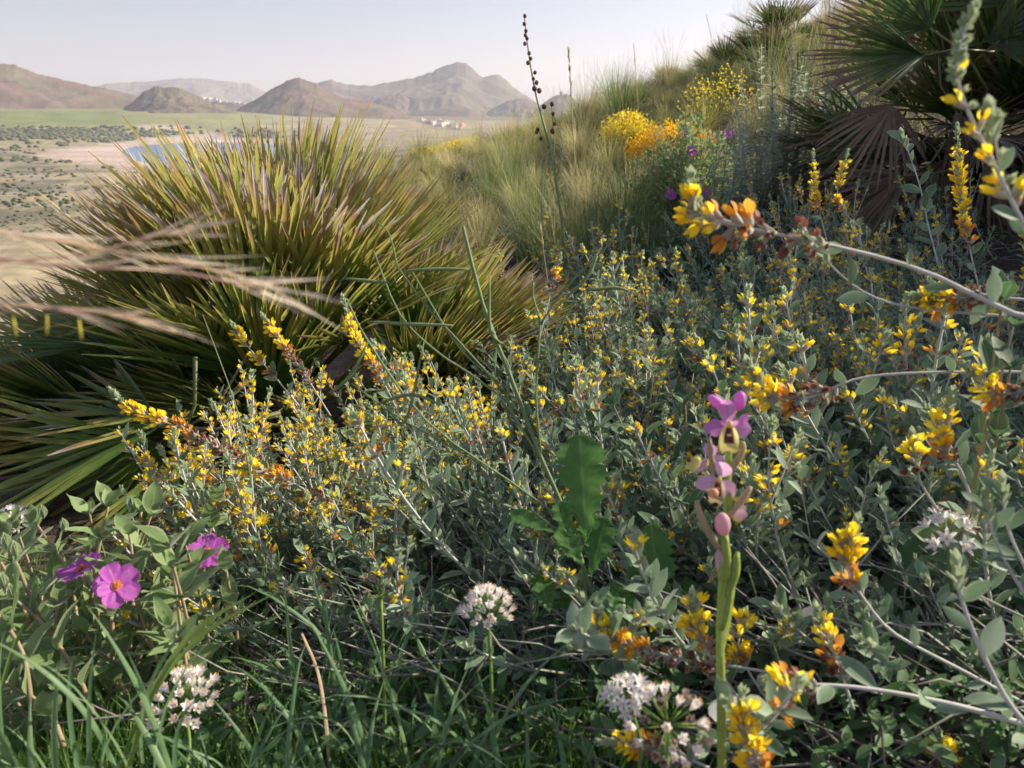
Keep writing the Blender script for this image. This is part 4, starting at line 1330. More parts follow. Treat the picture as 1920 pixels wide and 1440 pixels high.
# ------------------------------------------------------------------ white alliums
def floret_mesh(seed, dry=False, openf=.5):
    q = random.Random(seed); mb = MB(); s = .0072
    for k in range(6):
        w = k * 6.283 / 6
        rd = V((math.cos(w), math.sin(w), 0))
        tip = rd * s * openf * q.uniform(.85, 1.1) + V((0, 0, s * 1.05))
        mb.leaf(rd * s * .10, tip, s * .52, -rd + V((0, 0, .2)), 4, fold=.3, curl=.25, shape=.5, m=0)
    for k in range(6):
        w = k * 6.283 / 6 + .5
        tp = V((math.cos(w) * s * .22 * openf * 2, math.sin(w) * s * .22 * openf * 2, s * q.uniform(.95, 1.2)))
        mb.tube([V((0, 0, s * .3)), tp], s * .03, 3, 0)
        mb.blob(tp, s * .09, s * .07, s * .09, 4, 2, 1)
    return mb.mesh("floret", [m_drif if dry else m_wht, m_drif if dry else m_anth])


FL = [floret_mesh(i, False, [.26, .34, .48][i % 3]) for i in range(6)]
FLo = [floret_mesh(20 + i, False, 1.05) for i in range(3)]
FLd = [floret_mesh(10 + i, True, .35) for i in range(3)]


def allium(label, c, base, w, n, kits, tilt=(0, 0, 1), dome=80, seed=0, pl=.6, stalkr=.0014, smat=None):
    q = random.Random(seed); c = V(c); tilt = V(tilt).normalized()
    t = thing("allium", base, label, "wildflower")
    hub = c - tilt * w * .42
    mb = MB(); mb.tube(curve([V(base), V(base).lerp(hub, .5) + rvec(q) * .006, hub], 10), stalkr, 6); mb.blob(hub, stalkr * 1.8, stalkr * 1.8, stalkr * 2.2, 6, 4)
    mb.obj("stalk", [smat or m_alst], t)
    a0 = tilt.orthogonal().normalized(); b0 = tilt.cross(a0)
    for k in range(n):
        f = (k + .5) / n
        th = math.radians(dome) * math.sqrt(f); ph = k * 2.39996 + q.uniform(-.2, .2)
        D = tilt * math.cos(th) + (a0 * math.cos(ph) + b0 * math.sin(ph)) * math.sin(th)
        l = w * pl * q.uniform(.8, .98)
        e = hub + D * l
        mb = MB(); mb.tube([hub, e], [.0004, .0005], 4)
        pd = mb.obj("pedicel", [smat or m_alst], t)
        D2 = (D + tilt * .5 + rvec(q) * .15).normalized()
        o = put("floret", q.choice(kits), pd, e - wloc(pd), orient(D2, rvec(q)), w / .05 * q.uniform(1.1, 1.4))


AL = [
    ("white allium head with orange-tipped florets standing centre on a straight stalk", (915, 1128, .60), (914, 1480, .57), .033, 40, FL, (0, -.05, 1), 78),
    ("white allium head beside the cistus, leaning in the green blades", (332, 1300, .62), (338, 1500, .58), .044, 40, FL, (-.1, -.2, 1), 80),
    ("open bluish-white allium head in shade behind the brighter one", (1176, 1300, .50), (1190, 1480, .49), .026, 15, FLo, (-.2, -.3, 1), 62),
    ("large allium head with dry beige florets at its side, near the orchid foot", (1262, 1335, .43), (1256, 1500, .42), .034, 34, FL + FLd, (.12, -.3, 1), 105),
    ("sparse white star flowers on thin stalks over the strap leaf", (1783, 985, .62), (1800, 1200, .62), .036, 10, FLo, (-.1, -.2, 1), 75),
    ("small white allium at the picture edge under the palm", (18, 965, .95), (20, 1100, .95), .032, 16, FLo, (0, -.3, 1), 80),
    ("dried brown allium head on a green stalk below the shrub", (712, 1095, .66), (722, 1400, .64), .034, 12, FLd, (0, -.1, 1), 80),
    ("tiny white allium in the gap beyond the palm fringe", (1150, 612, 1.9), (1152, 700, 1.9), .045, 16, FL, (0, -.1, 1), 80),
    ("second dried allium half hidden in grass left of its taller neighbour", (452, 1330, .66), (470, 1480, .62), .03, 8, FLd, (0, -.1, 1), 80),
]
for i, a in enumerate(AL):
    allium(a[0], P(*a[1]), P(*a[2]), a[3], a[4], a[5], a[6], a[7], i)


# ------------------------------------------------------------------ the orchid
def orchid():
    D0 = .50
    b = P(1354, 1500, D0)
    t = thing("orchid", b, "pink orchid with brown-marked yellow lips on a thick green stalk", "orchid")
    mm = D0 / F    # metres per pixel at the orchid
    path = curve([P(1354, 1500, D0), P(1352, 1300, D0), P(1350, 1180, D0), P(1356, 1060, D0), P(1362, 960, D0), P(1366, 880, D0), P(1368, 810, D0), P(1366, 760, D0)], 22)
    mb = MB(); n = len(path)
    mb.tube(path, [.0030 - .0018 * (i / (n - 1)) ** 1.6 for i in range(n)], 10)
    mb.obj("stalk", [m_orst], t)
    tc = TOCAM(P(1366, 850, D0))

    def pet(name, bx, by, tx, ty, w, mat, dz=0., tz=0., nrm=None, fold=.2, curl=.1, shape=.5, parent=None, segs=7, tipw=.15):
        m = MB(); bb = P(bx, by, D0 - dz); tt = P(tx, ty, D0 - tz)
        m.leaf(bb, tt, w * mm, nrm or (tc + V((0, 0, .1))), segs, fold=fold, curl=curl, shape=shape, tipw=tipw, basew=.3)
        return m.obj(name, [mat], parent or t)

    def lip(cx, cy, tx, ty, w, parent, dz, patch=True, mat=m_orlip):
        m = MB(); bb = P(cx, cy, D0 - dz); tt = P(tx, ty, D0 - dz - .003)
        ax = tt - bb; L = ax.length; nn = (tc - ax * tc.dot(ax) / L / L).normalized(); sd = ax.cross(nn).normalized()
        rows = []; NU, NV = 12, 8
        for i in range(NU + 1):
            u = i / NU
            hw = w * mm * .5 * (.35 + .65 * math.sin(min(1., u * 1.15) * math.pi * .72) ** .8) if u < .97 else w * mm * .3
            row = []
            for j in range(NV + 1):
                v = j / NV * 2 - 1
                bulge = .30 * w * mm * (1 - v * v) * math.sin(math.pi * min(1, u * 1.05))
                notch = -.10 * L * (1 - abs(v)) if i == NU else 0
                row.append(m.add(bb + ax * u + ax.normalized() * notch + sd * hw * v + nn * (bulge + .001), j / NV, u, .5))
            rows.append(row)
        for i in range(NU):
            for j in range(NV):
                u, v = (i + .5) / NU, (j + .5) / NV * 2 - 1
                dark = patch and ((.10 < u < .30 and abs(v) < .5) or (.38 < u < .68 and abs(v) < .62) or (.30 <= u <= .40 and .35 < abs(v) < .62))
                m.face((rows[i][j], rows[i + 1][j], rows[i + 1][j + 1], rows[i][j + 1]), 1 if dark else 0)
        return m.obj("lip", [mat, m_ordk], parent)

    def fl(name_p):
        return put("flower", None, t, V(name_p) - wloc(t))
    # topmost open flower
    f = fl(P(1366, 800, D0))
    pet("sepal", 1366, 792, 1362, 748, 34, m_orp, .004, .006, fold=-.35, curl=-.15, parent=f)
    pet("sepal", 1362, 800, 1322, 803, 34, m_orp, .004, .004, fold=-.2, curl=.15, parent=f)
    pet("sepal", 1372, 800, 1410, 806, 36, m_orp, .004, .004, fold=-.2, curl=.15, parent=f)
    pet("petal", 1363, 796, 1352, 790, 10, m_orp, .006, .009, parent=f); pet("petal", 1372, 796, 1384, 791, 10, m_orp, .006, .009, parent=f)
    lip(1368, 798, 1366, 850, 36, f, .006)
    mb = MB(); mb.blob(P(1368, 796, D0 - .009), .0018, .0018, .0028, 8, 5); mb.obj("column", [m_orlip], f)
    # buds above
    mb = MB(); a, c = P(1385, 765, D0), P(1389, 738, D0 - .002); mb.blob((a + c) / 2, .0042, .0042, .0066, 10, 7, rot=orient(c - a, (0, 1, 0)).to_matrix()); mb.obj("bud", [m_orp], t)
    mb = MB(); a, c = P(1362, 768, D0), P(1328, 742, D0 - .002); mb.blob((a + c) / 2 + P(1345, 753, D0) * 0, .0036, .0036, .0078, 10, 7, rot=orient(c - a, (0, 1, 0)).to_matrix()); mb.obj("bud", [m_orp], t)
    pet("petal", 1385, 800, 1402, 775, 16, m_orp, .002, .002, parent=f)
    # side flower, turned left
    f = fl(P(1330, 860, D0))
    pet("sepal", 1335, 858, 1324, 832, 20, m_orlight, 0, .003, parent=f); pet("sepal", 1338, 855, 1348, 868, 26, m_orlight, .002, .006, fold=-.3, parent=f)
    pet("sepal", 1325, 860, 1307, 886, 14, m_orlight, 0, .004, parent=f); pet("sepal", 1330, 846, 1345, 842, 20, m_orlight, .003, .005, parent=f)
    lip(1312, 855, 1290, 884, 22, f, .004, False, m_orlip)
    mb = MB(); mb.blob(P(1292, 862, D0 - .009), .0016, .0012, .0022, 6, 4); mb.obj("column", [m_brn], f)
    # lower open flower
    f = fl(P(1350, 900, D0))
    pet("sepal", 1350, 893, 1362, 867, 34, m_orlight, .006, .010, fold=-.3, curl=-.2, parent=f)
    pet("sepal", 1346, 900, 1304, 910, 30, m_orlight, .006, .006, fold=-.2, curl=.12, parent=f)
    pet("sepal", 1354, 902, 1377, 932, 32, m_orlight, .006, .005, fold=-.2, curl=.12, parent=f)
    lip(1348, 900, 1342, 946, 30, f, .008, True, m_orbr)
    mb = MB(); mb.blob(P(1338, 925, D0 - .016), .0034, .003, .0034, 8, 5); mb.obj("bulge", [foliage("peach_bulge", [(0, (.7, .34, .2)), (1, (.75, .42, .26))], trans=.2)], f)
    mb = MB(); mb.blob(P(1349, 899, D0 - .013), .0015, .0015, .0024, 6, 4); mb.obj("column", [m_orlip], f)
    # withering side flower and closed bud
    f = fl(P(1385, 960, D0))
    pet("sepal", 1372, 958, 1400, 952, 24, m_orpale, .002, .004, parent=f); pet("sepal", 1374, 962, 1402, 966, 20, m_orpale, .004, .006, parent=f); pet("sepal", 1372, 964, 1392, 976, 16, m_orlip, .002, .003, parent=f)
    mb = MB(); a, c = P(1358, 1003, D0 - .006), P(1352, 962, D0 - .008); mb.blob((a + c) / 2, .0052, .0045, .0078, 10, 7, rot=orient(c - a, (0, 1, 0)).to_matrix()); mb.obj("bud", [m_orpale], t)
    pet("sepal", 1352, 1075, 1346, 1030, 16, m_orpale, .004, .006)
    # finger-like bracts and swollen green ovaries
    for pts, r, m_ in (([(1350, 1030), (1330, 1000), (1312, 965), (1306, 938)], .0026, m_orbr), ([(1366, 968), (1385, 945), (1400, 925), (1408, 912)], .0025, m_orbr), ([(1370, 880), (1385, 860), (1393, 842), (1393, 828)], .0024, m_orbr),
                       ([(1336, 900), (1334, 860), (1330, 822)], .002, m_orbr), ([(1362, 1090), (1362, 1050), (1360, 1005)], .0034, m_orst), ([(1352, 1090), (1354, 1050), (1356, 1010)], .0028, m_orst), ([(1362, 1120), (1378, 1075), (1382, 1040)], .003, m_orst), ([(1370, 960), (1368, 925), (1366, 900)], .0018, m_orst),
                       ([(1352, 1180), (1368, 1130), (1376, 1060), (1384, 1035)], .0024, m_orst)):
        mb = MB(); p = curve([P(x, y, D0 - .003) for x, y in pts], 8); nn = len(p)
        mb.tube(p, [r * (.55 + .45 * math.sin(math.pi * min(1, (i + 1) / nn))) for i in range(nn)], 8)
        mb.obj("bract" if m_ is m_orbr else "ovary", [m_], t)
    pet("leaf", 1352, 1230, 1372, 1050, 22, m_orst, .003, .004, fold=.6, curl=.04, segs=9)


orchid()


# ------------------------------------------------------------------ single stalks
def asphodel():
    D = 2.6
    b = P(1058, 470, D); t = thing("asphodel_stalk", V((b.x, b.y, gz(b.x, b.y))), "tall thin stalk with round brown seed capsules against the sky", "seed stalk")
    main = curve([wloc(t), P(1055, 440, D), P(1048, 380, D), (P(1036, 300, D)), P(1020, 235, D), P(1003, 170, D), P(990, 90, D), P(983, 26, D)], 24)
    mb = MB(); mb.tube(main, [.005 - .0032 * i / len(main) for i in range(len(main))], 6); mb.obj("stem", [m_mstem], t)
    for pts in ([(1030, 280), (1018, 262), (1008, 240)], [(1040, 310), (1038, 250), (1034, 192)], [(1045, 330), (1055, 270), (1038, 215)]):
        mb = MB(); mb.tube(curve([P(x, y, D) for x, y in pts], 6), .0016, 5); mb.obj("side_branch", [m_mstem], t)
    q = random.Random(4)
    for px, py in ((984, 30), (983, 45), (986, 58), (988, 72), (984, 82), (992, 100), (995, 110), (990, 118), (1003, 136), (1000, 148), (1006, 155), (1002, 166), (1011, 170), (1020, 200), (1037, 213), (1035, 195), (1008, 243), (1014, 260), (1006, 248), (1040, 232), (1036, 246), (985, 66)):
        mb = MB(); s = .0085 * q.uniform(.7, 1.1) if py > 90 else .0065
        mb.blob(P(px, py, D - .004), s, s, s * 1.1, 7, 5, jit=.12); mb.obj("capsule", [m_caps], t)


asphodel()


def simple_stalk(label, pts, d, r, mat, head=0., hr=.006, cat="grass stalk"):
    w = [P(x, y, d) for x, y in pts]
    t = thing("grass_stalk", w[0], label, cat)
    path = curve(w, 14); mb = MB(); mb.tube(path, [r * (1 - .6 * i / len(path)) for i in range(len(path))], 4); mb.obj("stem", [mat], t)
    if head:
        mb = MB(); q = random.Random(int(pts[0][0]))
        for k in range(60):
            p, dd = path_at(path, 1 - head * q.random()); D = (dd * 2 + rvec(q) * .5).normalized()
            mb.leaf(p, p + D * hr * 3, hr * .5, rvec(q), 2, m=0)
        mb.obj("seed_head", [m_gdry], t)
    return t


simple_stalk("straight straw-coloured grass stalk right of the capsule stalk", [(1080, 330), (1074, 240), (1070, 160), (1066, 96)], 4.0, .004, m_gdry, .5, .012)
simple_stalk("thin lone stalk standing on the skyline left of the yellow bush", [(1198, 230), (1194, 160), (1188, 82)], 6.5, .0035, m_gdry, .3, .008)
simple_stalk("green blade crossing the orchid stalk's right side to the bottom", [(1560, 1460), (1500, 1340), (1440, 1180), (1400, 1060)], .56, .0008, m_mstem)
simple_stalk("dark blade rising behind the yellow daisy", [(497, 1100), (486, 1010), (470, 900), (445, 770), (380, 590)], .9, .0016, m_mstem)
simple_stalk("brown slanting dry stem standing in the grass", [(620, 1480), (612, 1360), (596, 1260), (566, 1188)], .62, .0022, m_blade_g)
simple_stalk("short stalk with pinkish tip before the palm fringe", [(1030, 600), (1028, 540), (1020, 480), (1013, 425)], 1.5, .0018, m_cstem, .25, .005)


def straps(label, pts, w, mat=m_gbroad, name="strap_leaf", seg=16):
    W = [P(*p) for p in pts]; path = curve(W, seg); mb = MB(); n = len(path); prev = None; rr = R.random()
    for i, p in enumerate(path):
        d = (path[min(i + 1, n - 1)] - path[max(i - 1, 0)]).normalized()
        u = i / (n - 1)
        sd = d.cross(TOCAM(p)).normalized(); nn = sd.cross(d).normalized()
        hw = w / 2 * min(1, (1 - u) * 3.5 + .04) * (.8 + .2 * math.sin(u * 3.1))
        row = (mb.add(p - sd * hw + nn * hw * .4, 0, u, rr), mb.add(p, .5, u, rr), mb.add(p + sd * hw + nn * hw * .4, 1, u, rr))
        if prev: mb.face((prev[0], prev[1], row[1], row[0])); mb.face((prev[1], prev[2], row[2], row[1]))
        prev = row
    o = mb.obj(name, [mat], None, W[0])
    if label: tag(o, label, "leaf blade")
    return o


straps("broad dark green strap leaf arching over the silvery shrub", [(1600, 1500, .72), (1640, 1300, .72), (1655, 1130, .72), (1710, 1030, .72), (1800, 975, .74), (1900, 910, .78)], .016)
straps("second strap blade leaning down to the bottom edge", [(1610, 1460, .60), (1660, 1380, .60), (1690, 1300, .60), (1730, 1230, .60)], .006, m_gbroad)
straps("pale green long blade bowed right across the fine grass", [(240, 1440, .56), (290, 1290, .56), (370, 1180, .57), (480, 1110, .58)], .0042, m_alst)
straps("thin bowed blade crossing above the white allium head", [(215, 1470, .58), (270, 1330, .58), (380, 1190, .6), (560, 1090, .62)], .003, m_alst)
straps("upright yellow-green blade at the left edge", [(-10, 1340, .60), (20, 1230, .60), (50, 1160, .60)], .003, m_alst)

# ------------------------------------------------------------------ grass tufts with broad blades
def tuft(px, py, d, n, label, L=.2, w=.005, seed=0, mat=m_gbroad):
    b = P(px, py, d); b.z = gz(b.x, b.y) if b.z < gz(b.x, b.y) + .1 else b.z
    t = thing("allium_tuft", b, label, "grass tuft", "tufts of broad blue-green blades")
    q = random.Random(seed)
    for k in range(n):
        az = q.uniform(0, 6.283); out = q.uniform(.15, .8); l = L * q.uniform(.6, 1.2)
        o = b + V((q.gauss(0, .018), q.gauss(0, .018), 0))
        dr = V((math.cos(az), math.sin(az), 0)); tw = q.uniform(-.6, .6)
        n2 = 9; mb = MB(); prev = None; rr = q.random(); p = o.copy()
        for i in range(n2 + 1):
            u = i / n2
            th = out * (u ** 1.5) * 2.4 * q.uniform(.9, 1.1) + .08
            D = dr * math.sin(th) + V((0, 0, math.cos(th)))
            sd = D.cross(dr).normalized() if D.cross(dr).length > .05 else V((-dr.y, dr.x, 0))
            sd = (V((-dr.y, dr.x, 0)) * math.cos(tw) + dr * math.sin(tw) * .6).normalized()
            nn = sd.cross(D).normalized()
            hw = w / 2 * min(1, (1 - u) * 2.5 + .05)
            row = (mb.add(p - sd * hw + nn * hw * .5, 0, u, rr), mb.add(p, .5, u, rr), mb.add(p + sd * hw + nn * hw * .5, 1, u, rr))
            if prev: mb.face((prev[0], prev[1], row[1], row[0])); mb.face((prev[1], prev[2], row[2], row[1]))
            prev = row; p = p + D * l / n2
        mb.obj("blade", [mat], t)


TF = [(90, 1520, .54, "in the left corner"), (240, 1540, .52, "beside the leaning white allium"), (420, 1520, .54, "just right of the leaning white allium"), (540, 1480, .58, "left of the brown dry stem"), (650, 1500, .56, "around the brown dry stem"),
      (760, 1480, .58, "under the dried allium"), (860, 1500, .56, "left of the centre allium stalk"), (990, 1500, .56, "right of the centre allium stalk"), (690, 1340, .72, "behind the dry stem"), (830, 1340, .72, "half shaded behind the centre allium"), (580, 1320, .72, "in shade below the daisy")]
for i, (px, py, d, lb) in enumerate(TF):
    tuft(px, py, d, 14, "tuft of bluish green blades " + lb, .13 + .025 * (i % 3), .0042, 60 + i)


def fine_grass():
    mb = MB(); q = random.Random(9)
    for i in range(11000):
        px = q.uniform(-60, 1250); py = q.uniform(1080, 1700)
        p = P(px, py, 1.); d = 1.
        x = y = None
        # where the view ray meets the ground
        ddir = P(px, py, 1.)
        tt = .35
        for _ in range(60):
            if ddir.z * tt < gz(ddir.x * tt, ddir.y * tt): break
            tt += .02
        x, y = ddir.x * tt + q.gauss(0, .02), ddir.y * tt + q.gauss(0, .02)
        b = V((x, y, gz(x, y) - .005))
        l = q.uniform(.03, .095); a = q.uniform(0, 6.28); bend = q.uniform(.2, .95)
        top = b + V((math.cos(a) * bend * l, math.sin(a) * bend * l, l * math.sqrt(max(.1, 1 - bend * bend * .8))))
        mb.leaf(b, top, q.uniform(.0010, .0022), V((q.gauss(0, 1), -1, .3)), 3, fold=.2, curl=q.uniform(.05, .35), shape=.3, tipw=.05, basew=.7, r=q.random())
    o = mb.obj("grass", [m_gfine]); o['kind'] = 'stuff'


fine_grass()


# ------------------------------------------------------------------ tangle of dead twigs and low weeds under the shrubs
def understory():
    q = random.Random(21); mb = MB(); lb = MB()
    for i in range(3600):
        px = q.uniform(380, 2000); py = q.uniform(420, 1500)
        dd = P(px, py, 1.); tt = .4
        while tt < 4.5 and dd.z * tt > gz(dd.x * tt, dd.y * tt): tt += .04
        if tt >= 4.5: continue
        x, y = dd.x * tt, dd.y * tt
        if x < -.35 and y > 1.3: continue
        b = V((x, y, gz(x, y) + q.uniform(0, .05)))
        a = q.uniform(0, 6.28); l = q.uniform(.04, .14)
        D = V((math.cos(a), math.sin(a), q.uniform(-.1, .5)))
        mb.tube([b, b + D * l * .5 + rvec(q) * .012, b + D * l + rvec(q) * .02], [.0016, .0012, .0006], 3, 0)
    for i in range(9000):
        px = q.uniform(350, 2050); py = q.uniform(430, 1550)
        dd = P(px, py, 1.); tt = .4
        while tt < 4.5 and dd.z * tt > gz(dd.x * tt, dd.y * tt): tt += .04
        if tt >= 4.5: continue
        x, y = dd.x * tt, dd.y * tt
        if x < -.35 and y > 1.3: continue
        b = V((x, y, gz(x, y) + q.uniform(0, .07)))
        D = V((q.gauss(0, 1), q.gauss(0, 1), q.uniform(.1, 1.2))).normalized(); l = q.uniform(.010, .026)
        lb.leaf(b, b + D * l, l * .45, V((0, 0, 1)) + rvec(q) * .5, 3, fold=.3, shape=.5)
    sb = MB()
    for i in range(1100):
        px = q.uniform(640, 2100); py = q.uniform(430, 1420)
        dd = P(px, py, 1.); tt = .4
        while tt < 4.5 and dd.z * tt > gz(dd.x * tt, dd.y * tt): tt += .04
        if tt >= 4.5: continue
        x, y = dd.x * tt, dd.y * tt
        if x < -.3 and y > 1.3: continue
        b = V((x, y, gz(x, y) + q.uniform(.0, .08)))
        D = V((-1 + q.gauss(0, .6), q.gauss(0, .6), q.uniform(-.05, .8))).normalized(); l = q.uniform(.06, .18); sg = rvec(q) * .015
        sb.tube([b, b + D * l * .35 + sg, b + D * l * .7 + sg, b + D * l], [.0012, .0011, .0009, .0005], 3, 0)
    o = sb.obj("bare_stems", [m_bare]); o['kind'] = 'stuff'
    o = mb.obj("twig_litter", [m_twig]); o['kind'] = 'stuff'
    o = lb.obj("undergrowth", [m_leaf_dk]); o['kind'] = 'stuff'


understory()


# ------------------------------------------------------------------ hillside tussocks
def tussock_mesh(seed, n, L, mat, spread=.09, w=.004, stiff=.5, dry=None, stalks=0):
    q = random.Random(seed); mb = MB()
    for k in range(n):
        az = q.uniform(0, 6.283); l = L * q.uniform(.5, 1.15); out = q.random() ** .7
        dr = V((math.cos(az), math.sin(az), 0)); b = dr * spread * q.random() + V((0, 0, -.03))
        side = V((-dr.y, dr.x, 0)) * q.choice((-1, 1)); prev = None; p = b; rr = q.random()
        for i in range(5):
            u = i / 4; th = out * .9 + out * (u ** 1.6) * 1.5 * (1 - stiff) + .05
            D = (dr * math.sin(th) + V((0, 0, math.cos(th)))).normalized()
            hw = w / 2 * (1 - u * .85)
            row = (mb.add(p - side * hw, 0, u, rr), mb.add(p + side * hw, 1, u, rr))
            if prev: mb.face((prev[0], prev[1], row[1], row[0]), 0)
            prev = row; p = p + D * l / 4
    for k in range(stalks):
        az = q.uniform(0, 6.283); dr = V((math.cos(az), math.sin(az), 0)); l = L * q.uniform(1.2, 1.9); lean = q.uniform(.1, .45)
        pts = [dr * .03, dr * lean * l * .4 + V((0, 0, l * .55)), dr * lean * l + V((0, 0, l * .95))]
        mb.tube(pts, [w * .35, w * .3, w * .2], 3, 1)
        for j in range(14):
            u = .7 + .3 * j / 14; p = pts[1].lerp(pts[2], (u - .5) * 2); D = ((pts[2] - pts[1]).normalized() + rvec(q) * .35).normalized()
            mb.leaf(p, p + D * l * .08, w * 1.3, rvec(q), 1, m=1)
    return mb.mesh("grass_tussock", [mat, m_gdry])


T_sun = [tussock_mesh(700 + i, 300, .30, m_gtus, .07, .0036, .12) for i in range(5)]
T_dry = [tussock_mesh(710 + i, 170, .30, m_gdry, .06, .0034, .3, stalks=8) for i in range(4)]
T_grn = [tussock_mesh(720 + i, 420, .44, m_ggreen, .12, .0036, .1) for i in range(3)]
T_tall = [tussock_mesh(730 + i, 90, .50, m_gdry, .12, .0045, .6, stalks=26) for i in range(3)]


def hillside():
    q = random.Random(31)
    cnt = 0; placed = []
    tries = 0
    while cnt < 285 and tries < 6000:
        tries += 1
        y = 3.3 + (q.random() ** .8) * 9.5; x = q.uniform(-2.6, .62 * y + 1.2)
        if y < 5 and x > 1.15: continue
        if y < 3.9 and x > .6: continue
        if any((x - a) ** 2 + (y - b) ** 2 < (.17 + .020 * y) ** 2 for a, b in placed): continue
        placed.append((x, y)); cnt += 1
        z = gz(x, y); u = q.random()
        if y > 4.5 and x > .25 * y and u < .5: m = q.choice(T_tall if q.random() < .4 else T_dry); lb = "dry straw-coloured grass tussock with seed stalks on the upper slope"; gp = "dry tussocks on the slope"
        elif y < 4.6: m = q.choice(T_grn + T_sun); lb = "dense green grass tussock low on the hillside past the shrubs"; gp = "green tussocks at the slope foot"
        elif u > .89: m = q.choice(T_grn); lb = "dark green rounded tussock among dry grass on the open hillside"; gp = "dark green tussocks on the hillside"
        elif u < .3: m = q.choice(T_dry); lb = "pale dry grass tussock among greener ones on the open hillside"; gp = "pale tussocks on the hillside"
        else: m = q.choice(T_sun); lb = "sunlit yellow-green grass tussock on the open hillside"; gp = "sunlit tussocks on the hillside"
        o = put("grass_tussock", m, None, (x, y, z), (0, 0, q.uniform(0, 6.28)), q.uniform(.65, 1.15) * (1 + .02 * y))
        kx = 960 + 1450 * x / (y * .946 + .325 * .4)
        where = "left of the capsule stalk" if kx < 985 else ("between capsule stalk and yellow bushes" if kx < 1150 else ("in line with the yellow bushes" if kx < 1390 else "right of the yellow bushes"))
        row = "near the slope foot" if y < 5 else ("halfway up the slope" if y < 8.5 else "along the crest")
        kind = {"dry tussocks on the slope": "straw-coloured seeding", "green tussocks at the slope foot": "dense green", "dark green tussocks on the hillside": "dark rounded green", "pale tussocks on the hillside": "pale dry", "sunlit tussocks on the hillside": "sunlit yellow-green"}[gp]
        tag(o, "%s grass tussock %s, %s" % (kind, row, where), "grass tussock", "%s tussocks %s, %s" % (kind, row, where))
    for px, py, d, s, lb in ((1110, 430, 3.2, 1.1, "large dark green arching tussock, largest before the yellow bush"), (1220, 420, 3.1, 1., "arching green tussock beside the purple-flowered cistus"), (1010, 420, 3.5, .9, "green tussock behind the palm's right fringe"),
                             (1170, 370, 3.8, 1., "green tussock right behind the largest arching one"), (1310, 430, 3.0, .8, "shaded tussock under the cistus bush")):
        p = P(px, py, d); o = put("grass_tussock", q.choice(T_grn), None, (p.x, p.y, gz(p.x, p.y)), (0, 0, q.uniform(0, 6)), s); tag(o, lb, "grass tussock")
    for px, py, d, s, lb in ((1500, 90, 4.6, 1.1, "tall straw tussock with waving seed heads left of the shaded palm"), (1560, 60, 4.3, 1.1, "tall dry tussock right behind the upper palm fan"), (1440, 120, 5.2, 1.1, "tall dry tussock under the skyline palms"), (1600, 20, 4.4, 1.1, "highest dry tussock at the frame's top")):
        p = P(px, py + 60, d); o = put("grass_tussock", q.choice(T_tall), None, (p.x, p.y, gz(p.x, p.y)), (0, 0, q.uniform(0, 6)), s * .72); tag(o, lb, "grass tussock")
    mb = MB()
    for i in range(17000):
        y = 2.9 + (q.random() ** .9) * 10.5; x = q.uniform(-2.8, .64 * y + 1)
        if y < 4 and x > .8: continue
        z = gz(x, y) - .01; l = q.uniform(.04, .15); a = q.uniform(0, 6.28); b = q.uniform(.2, 1.2)
        p0 = (x, y, z); w = .0016 + .0004 * y; r = q.random()
        tip = V((x + math.cos(a) * b * l, y + math.sin(a) * b * l, z + l))
        i0 = mb.add((x - w, y, z), 0, 0, r); i1 = mb.add((x + w, y, z), 1, 0, r)
        mdp = V(p0).lerp(tip, .5) + V((0, 0, .04 * l))
        i2 = mb.add(mdp + V((w * .8, 0, 0)), 1, .5, r); i3 = mb.add(mdp - V((w * .8, 0, 0)), 0, .5, r); i4 = mb.add(tip, .5, 1, r)
        mb.face((i0, i1, i2, i3)); mb.face((i3, i2, i4))
    o = mb.obj("hillside_grass", [m_gtus]); o['kind'] = 'stuff'


hillside()


# ------------------------------------------------------------------ yellow broom, back cistus, woolly plants on the slope
m_byel = foliage("broom_blossom", [(0, (.80, .62, .03)), (1, (.88, .74, .06))], trans=.35, bump=0)
m_borg = foliage("deep_yellow_blossom", [(0, (.80, .42, .01)), (1, (.88, .56, .02))], trans=.35, bump=0)
m_btwig = foliage("broom_twig", [(0, (.12, .17, .04)), (1, (.24, .28, .09))], trans=.2)


def broom(px, py, d, rx, rz, mat, label, n=900, seed=0):
    p = P(px, py, d); z = gz(p.x, p.y); q = random.Random(seed)
    t = thing("broom_bush", V((p.x, p.y, z)), label, "bush")
    tw = MB(); bl = MB()
    for i in range(n):
        a = q.uniform(0, 6.28); e = math.acos(q.uniform(.0, 1.)); rr = q.uniform(.6, 1.05)
        tip = V((math.cos(a) * math.sin(e) * rx, math.sin(a) * math.sin(e) * rx, math.cos(e) * rz)) * rr
        b = V((tip.x * .25, tip.y * .25, 0))
        if i % 3 == 0: tw.tube([b, b.lerp(tip, .6) + rvec(q) * .02, tip], [.003, .002, .001], 3)
        for k in range(5):
            c = tip + rvec(q) * .028; s = .011
            bl.leaf(c, c + rvec(q) * s * 1.6, s, rvec(q), 2, shape=.6, tipw=.4, basew=.4)
    tw.obj("twigs", [m_btwig], t, V((0, 0, 0))); b_ = bl.obj("blossom", [mat], t, V((0, 0, 0))); b_['kind'] = 'stuff'
    return t


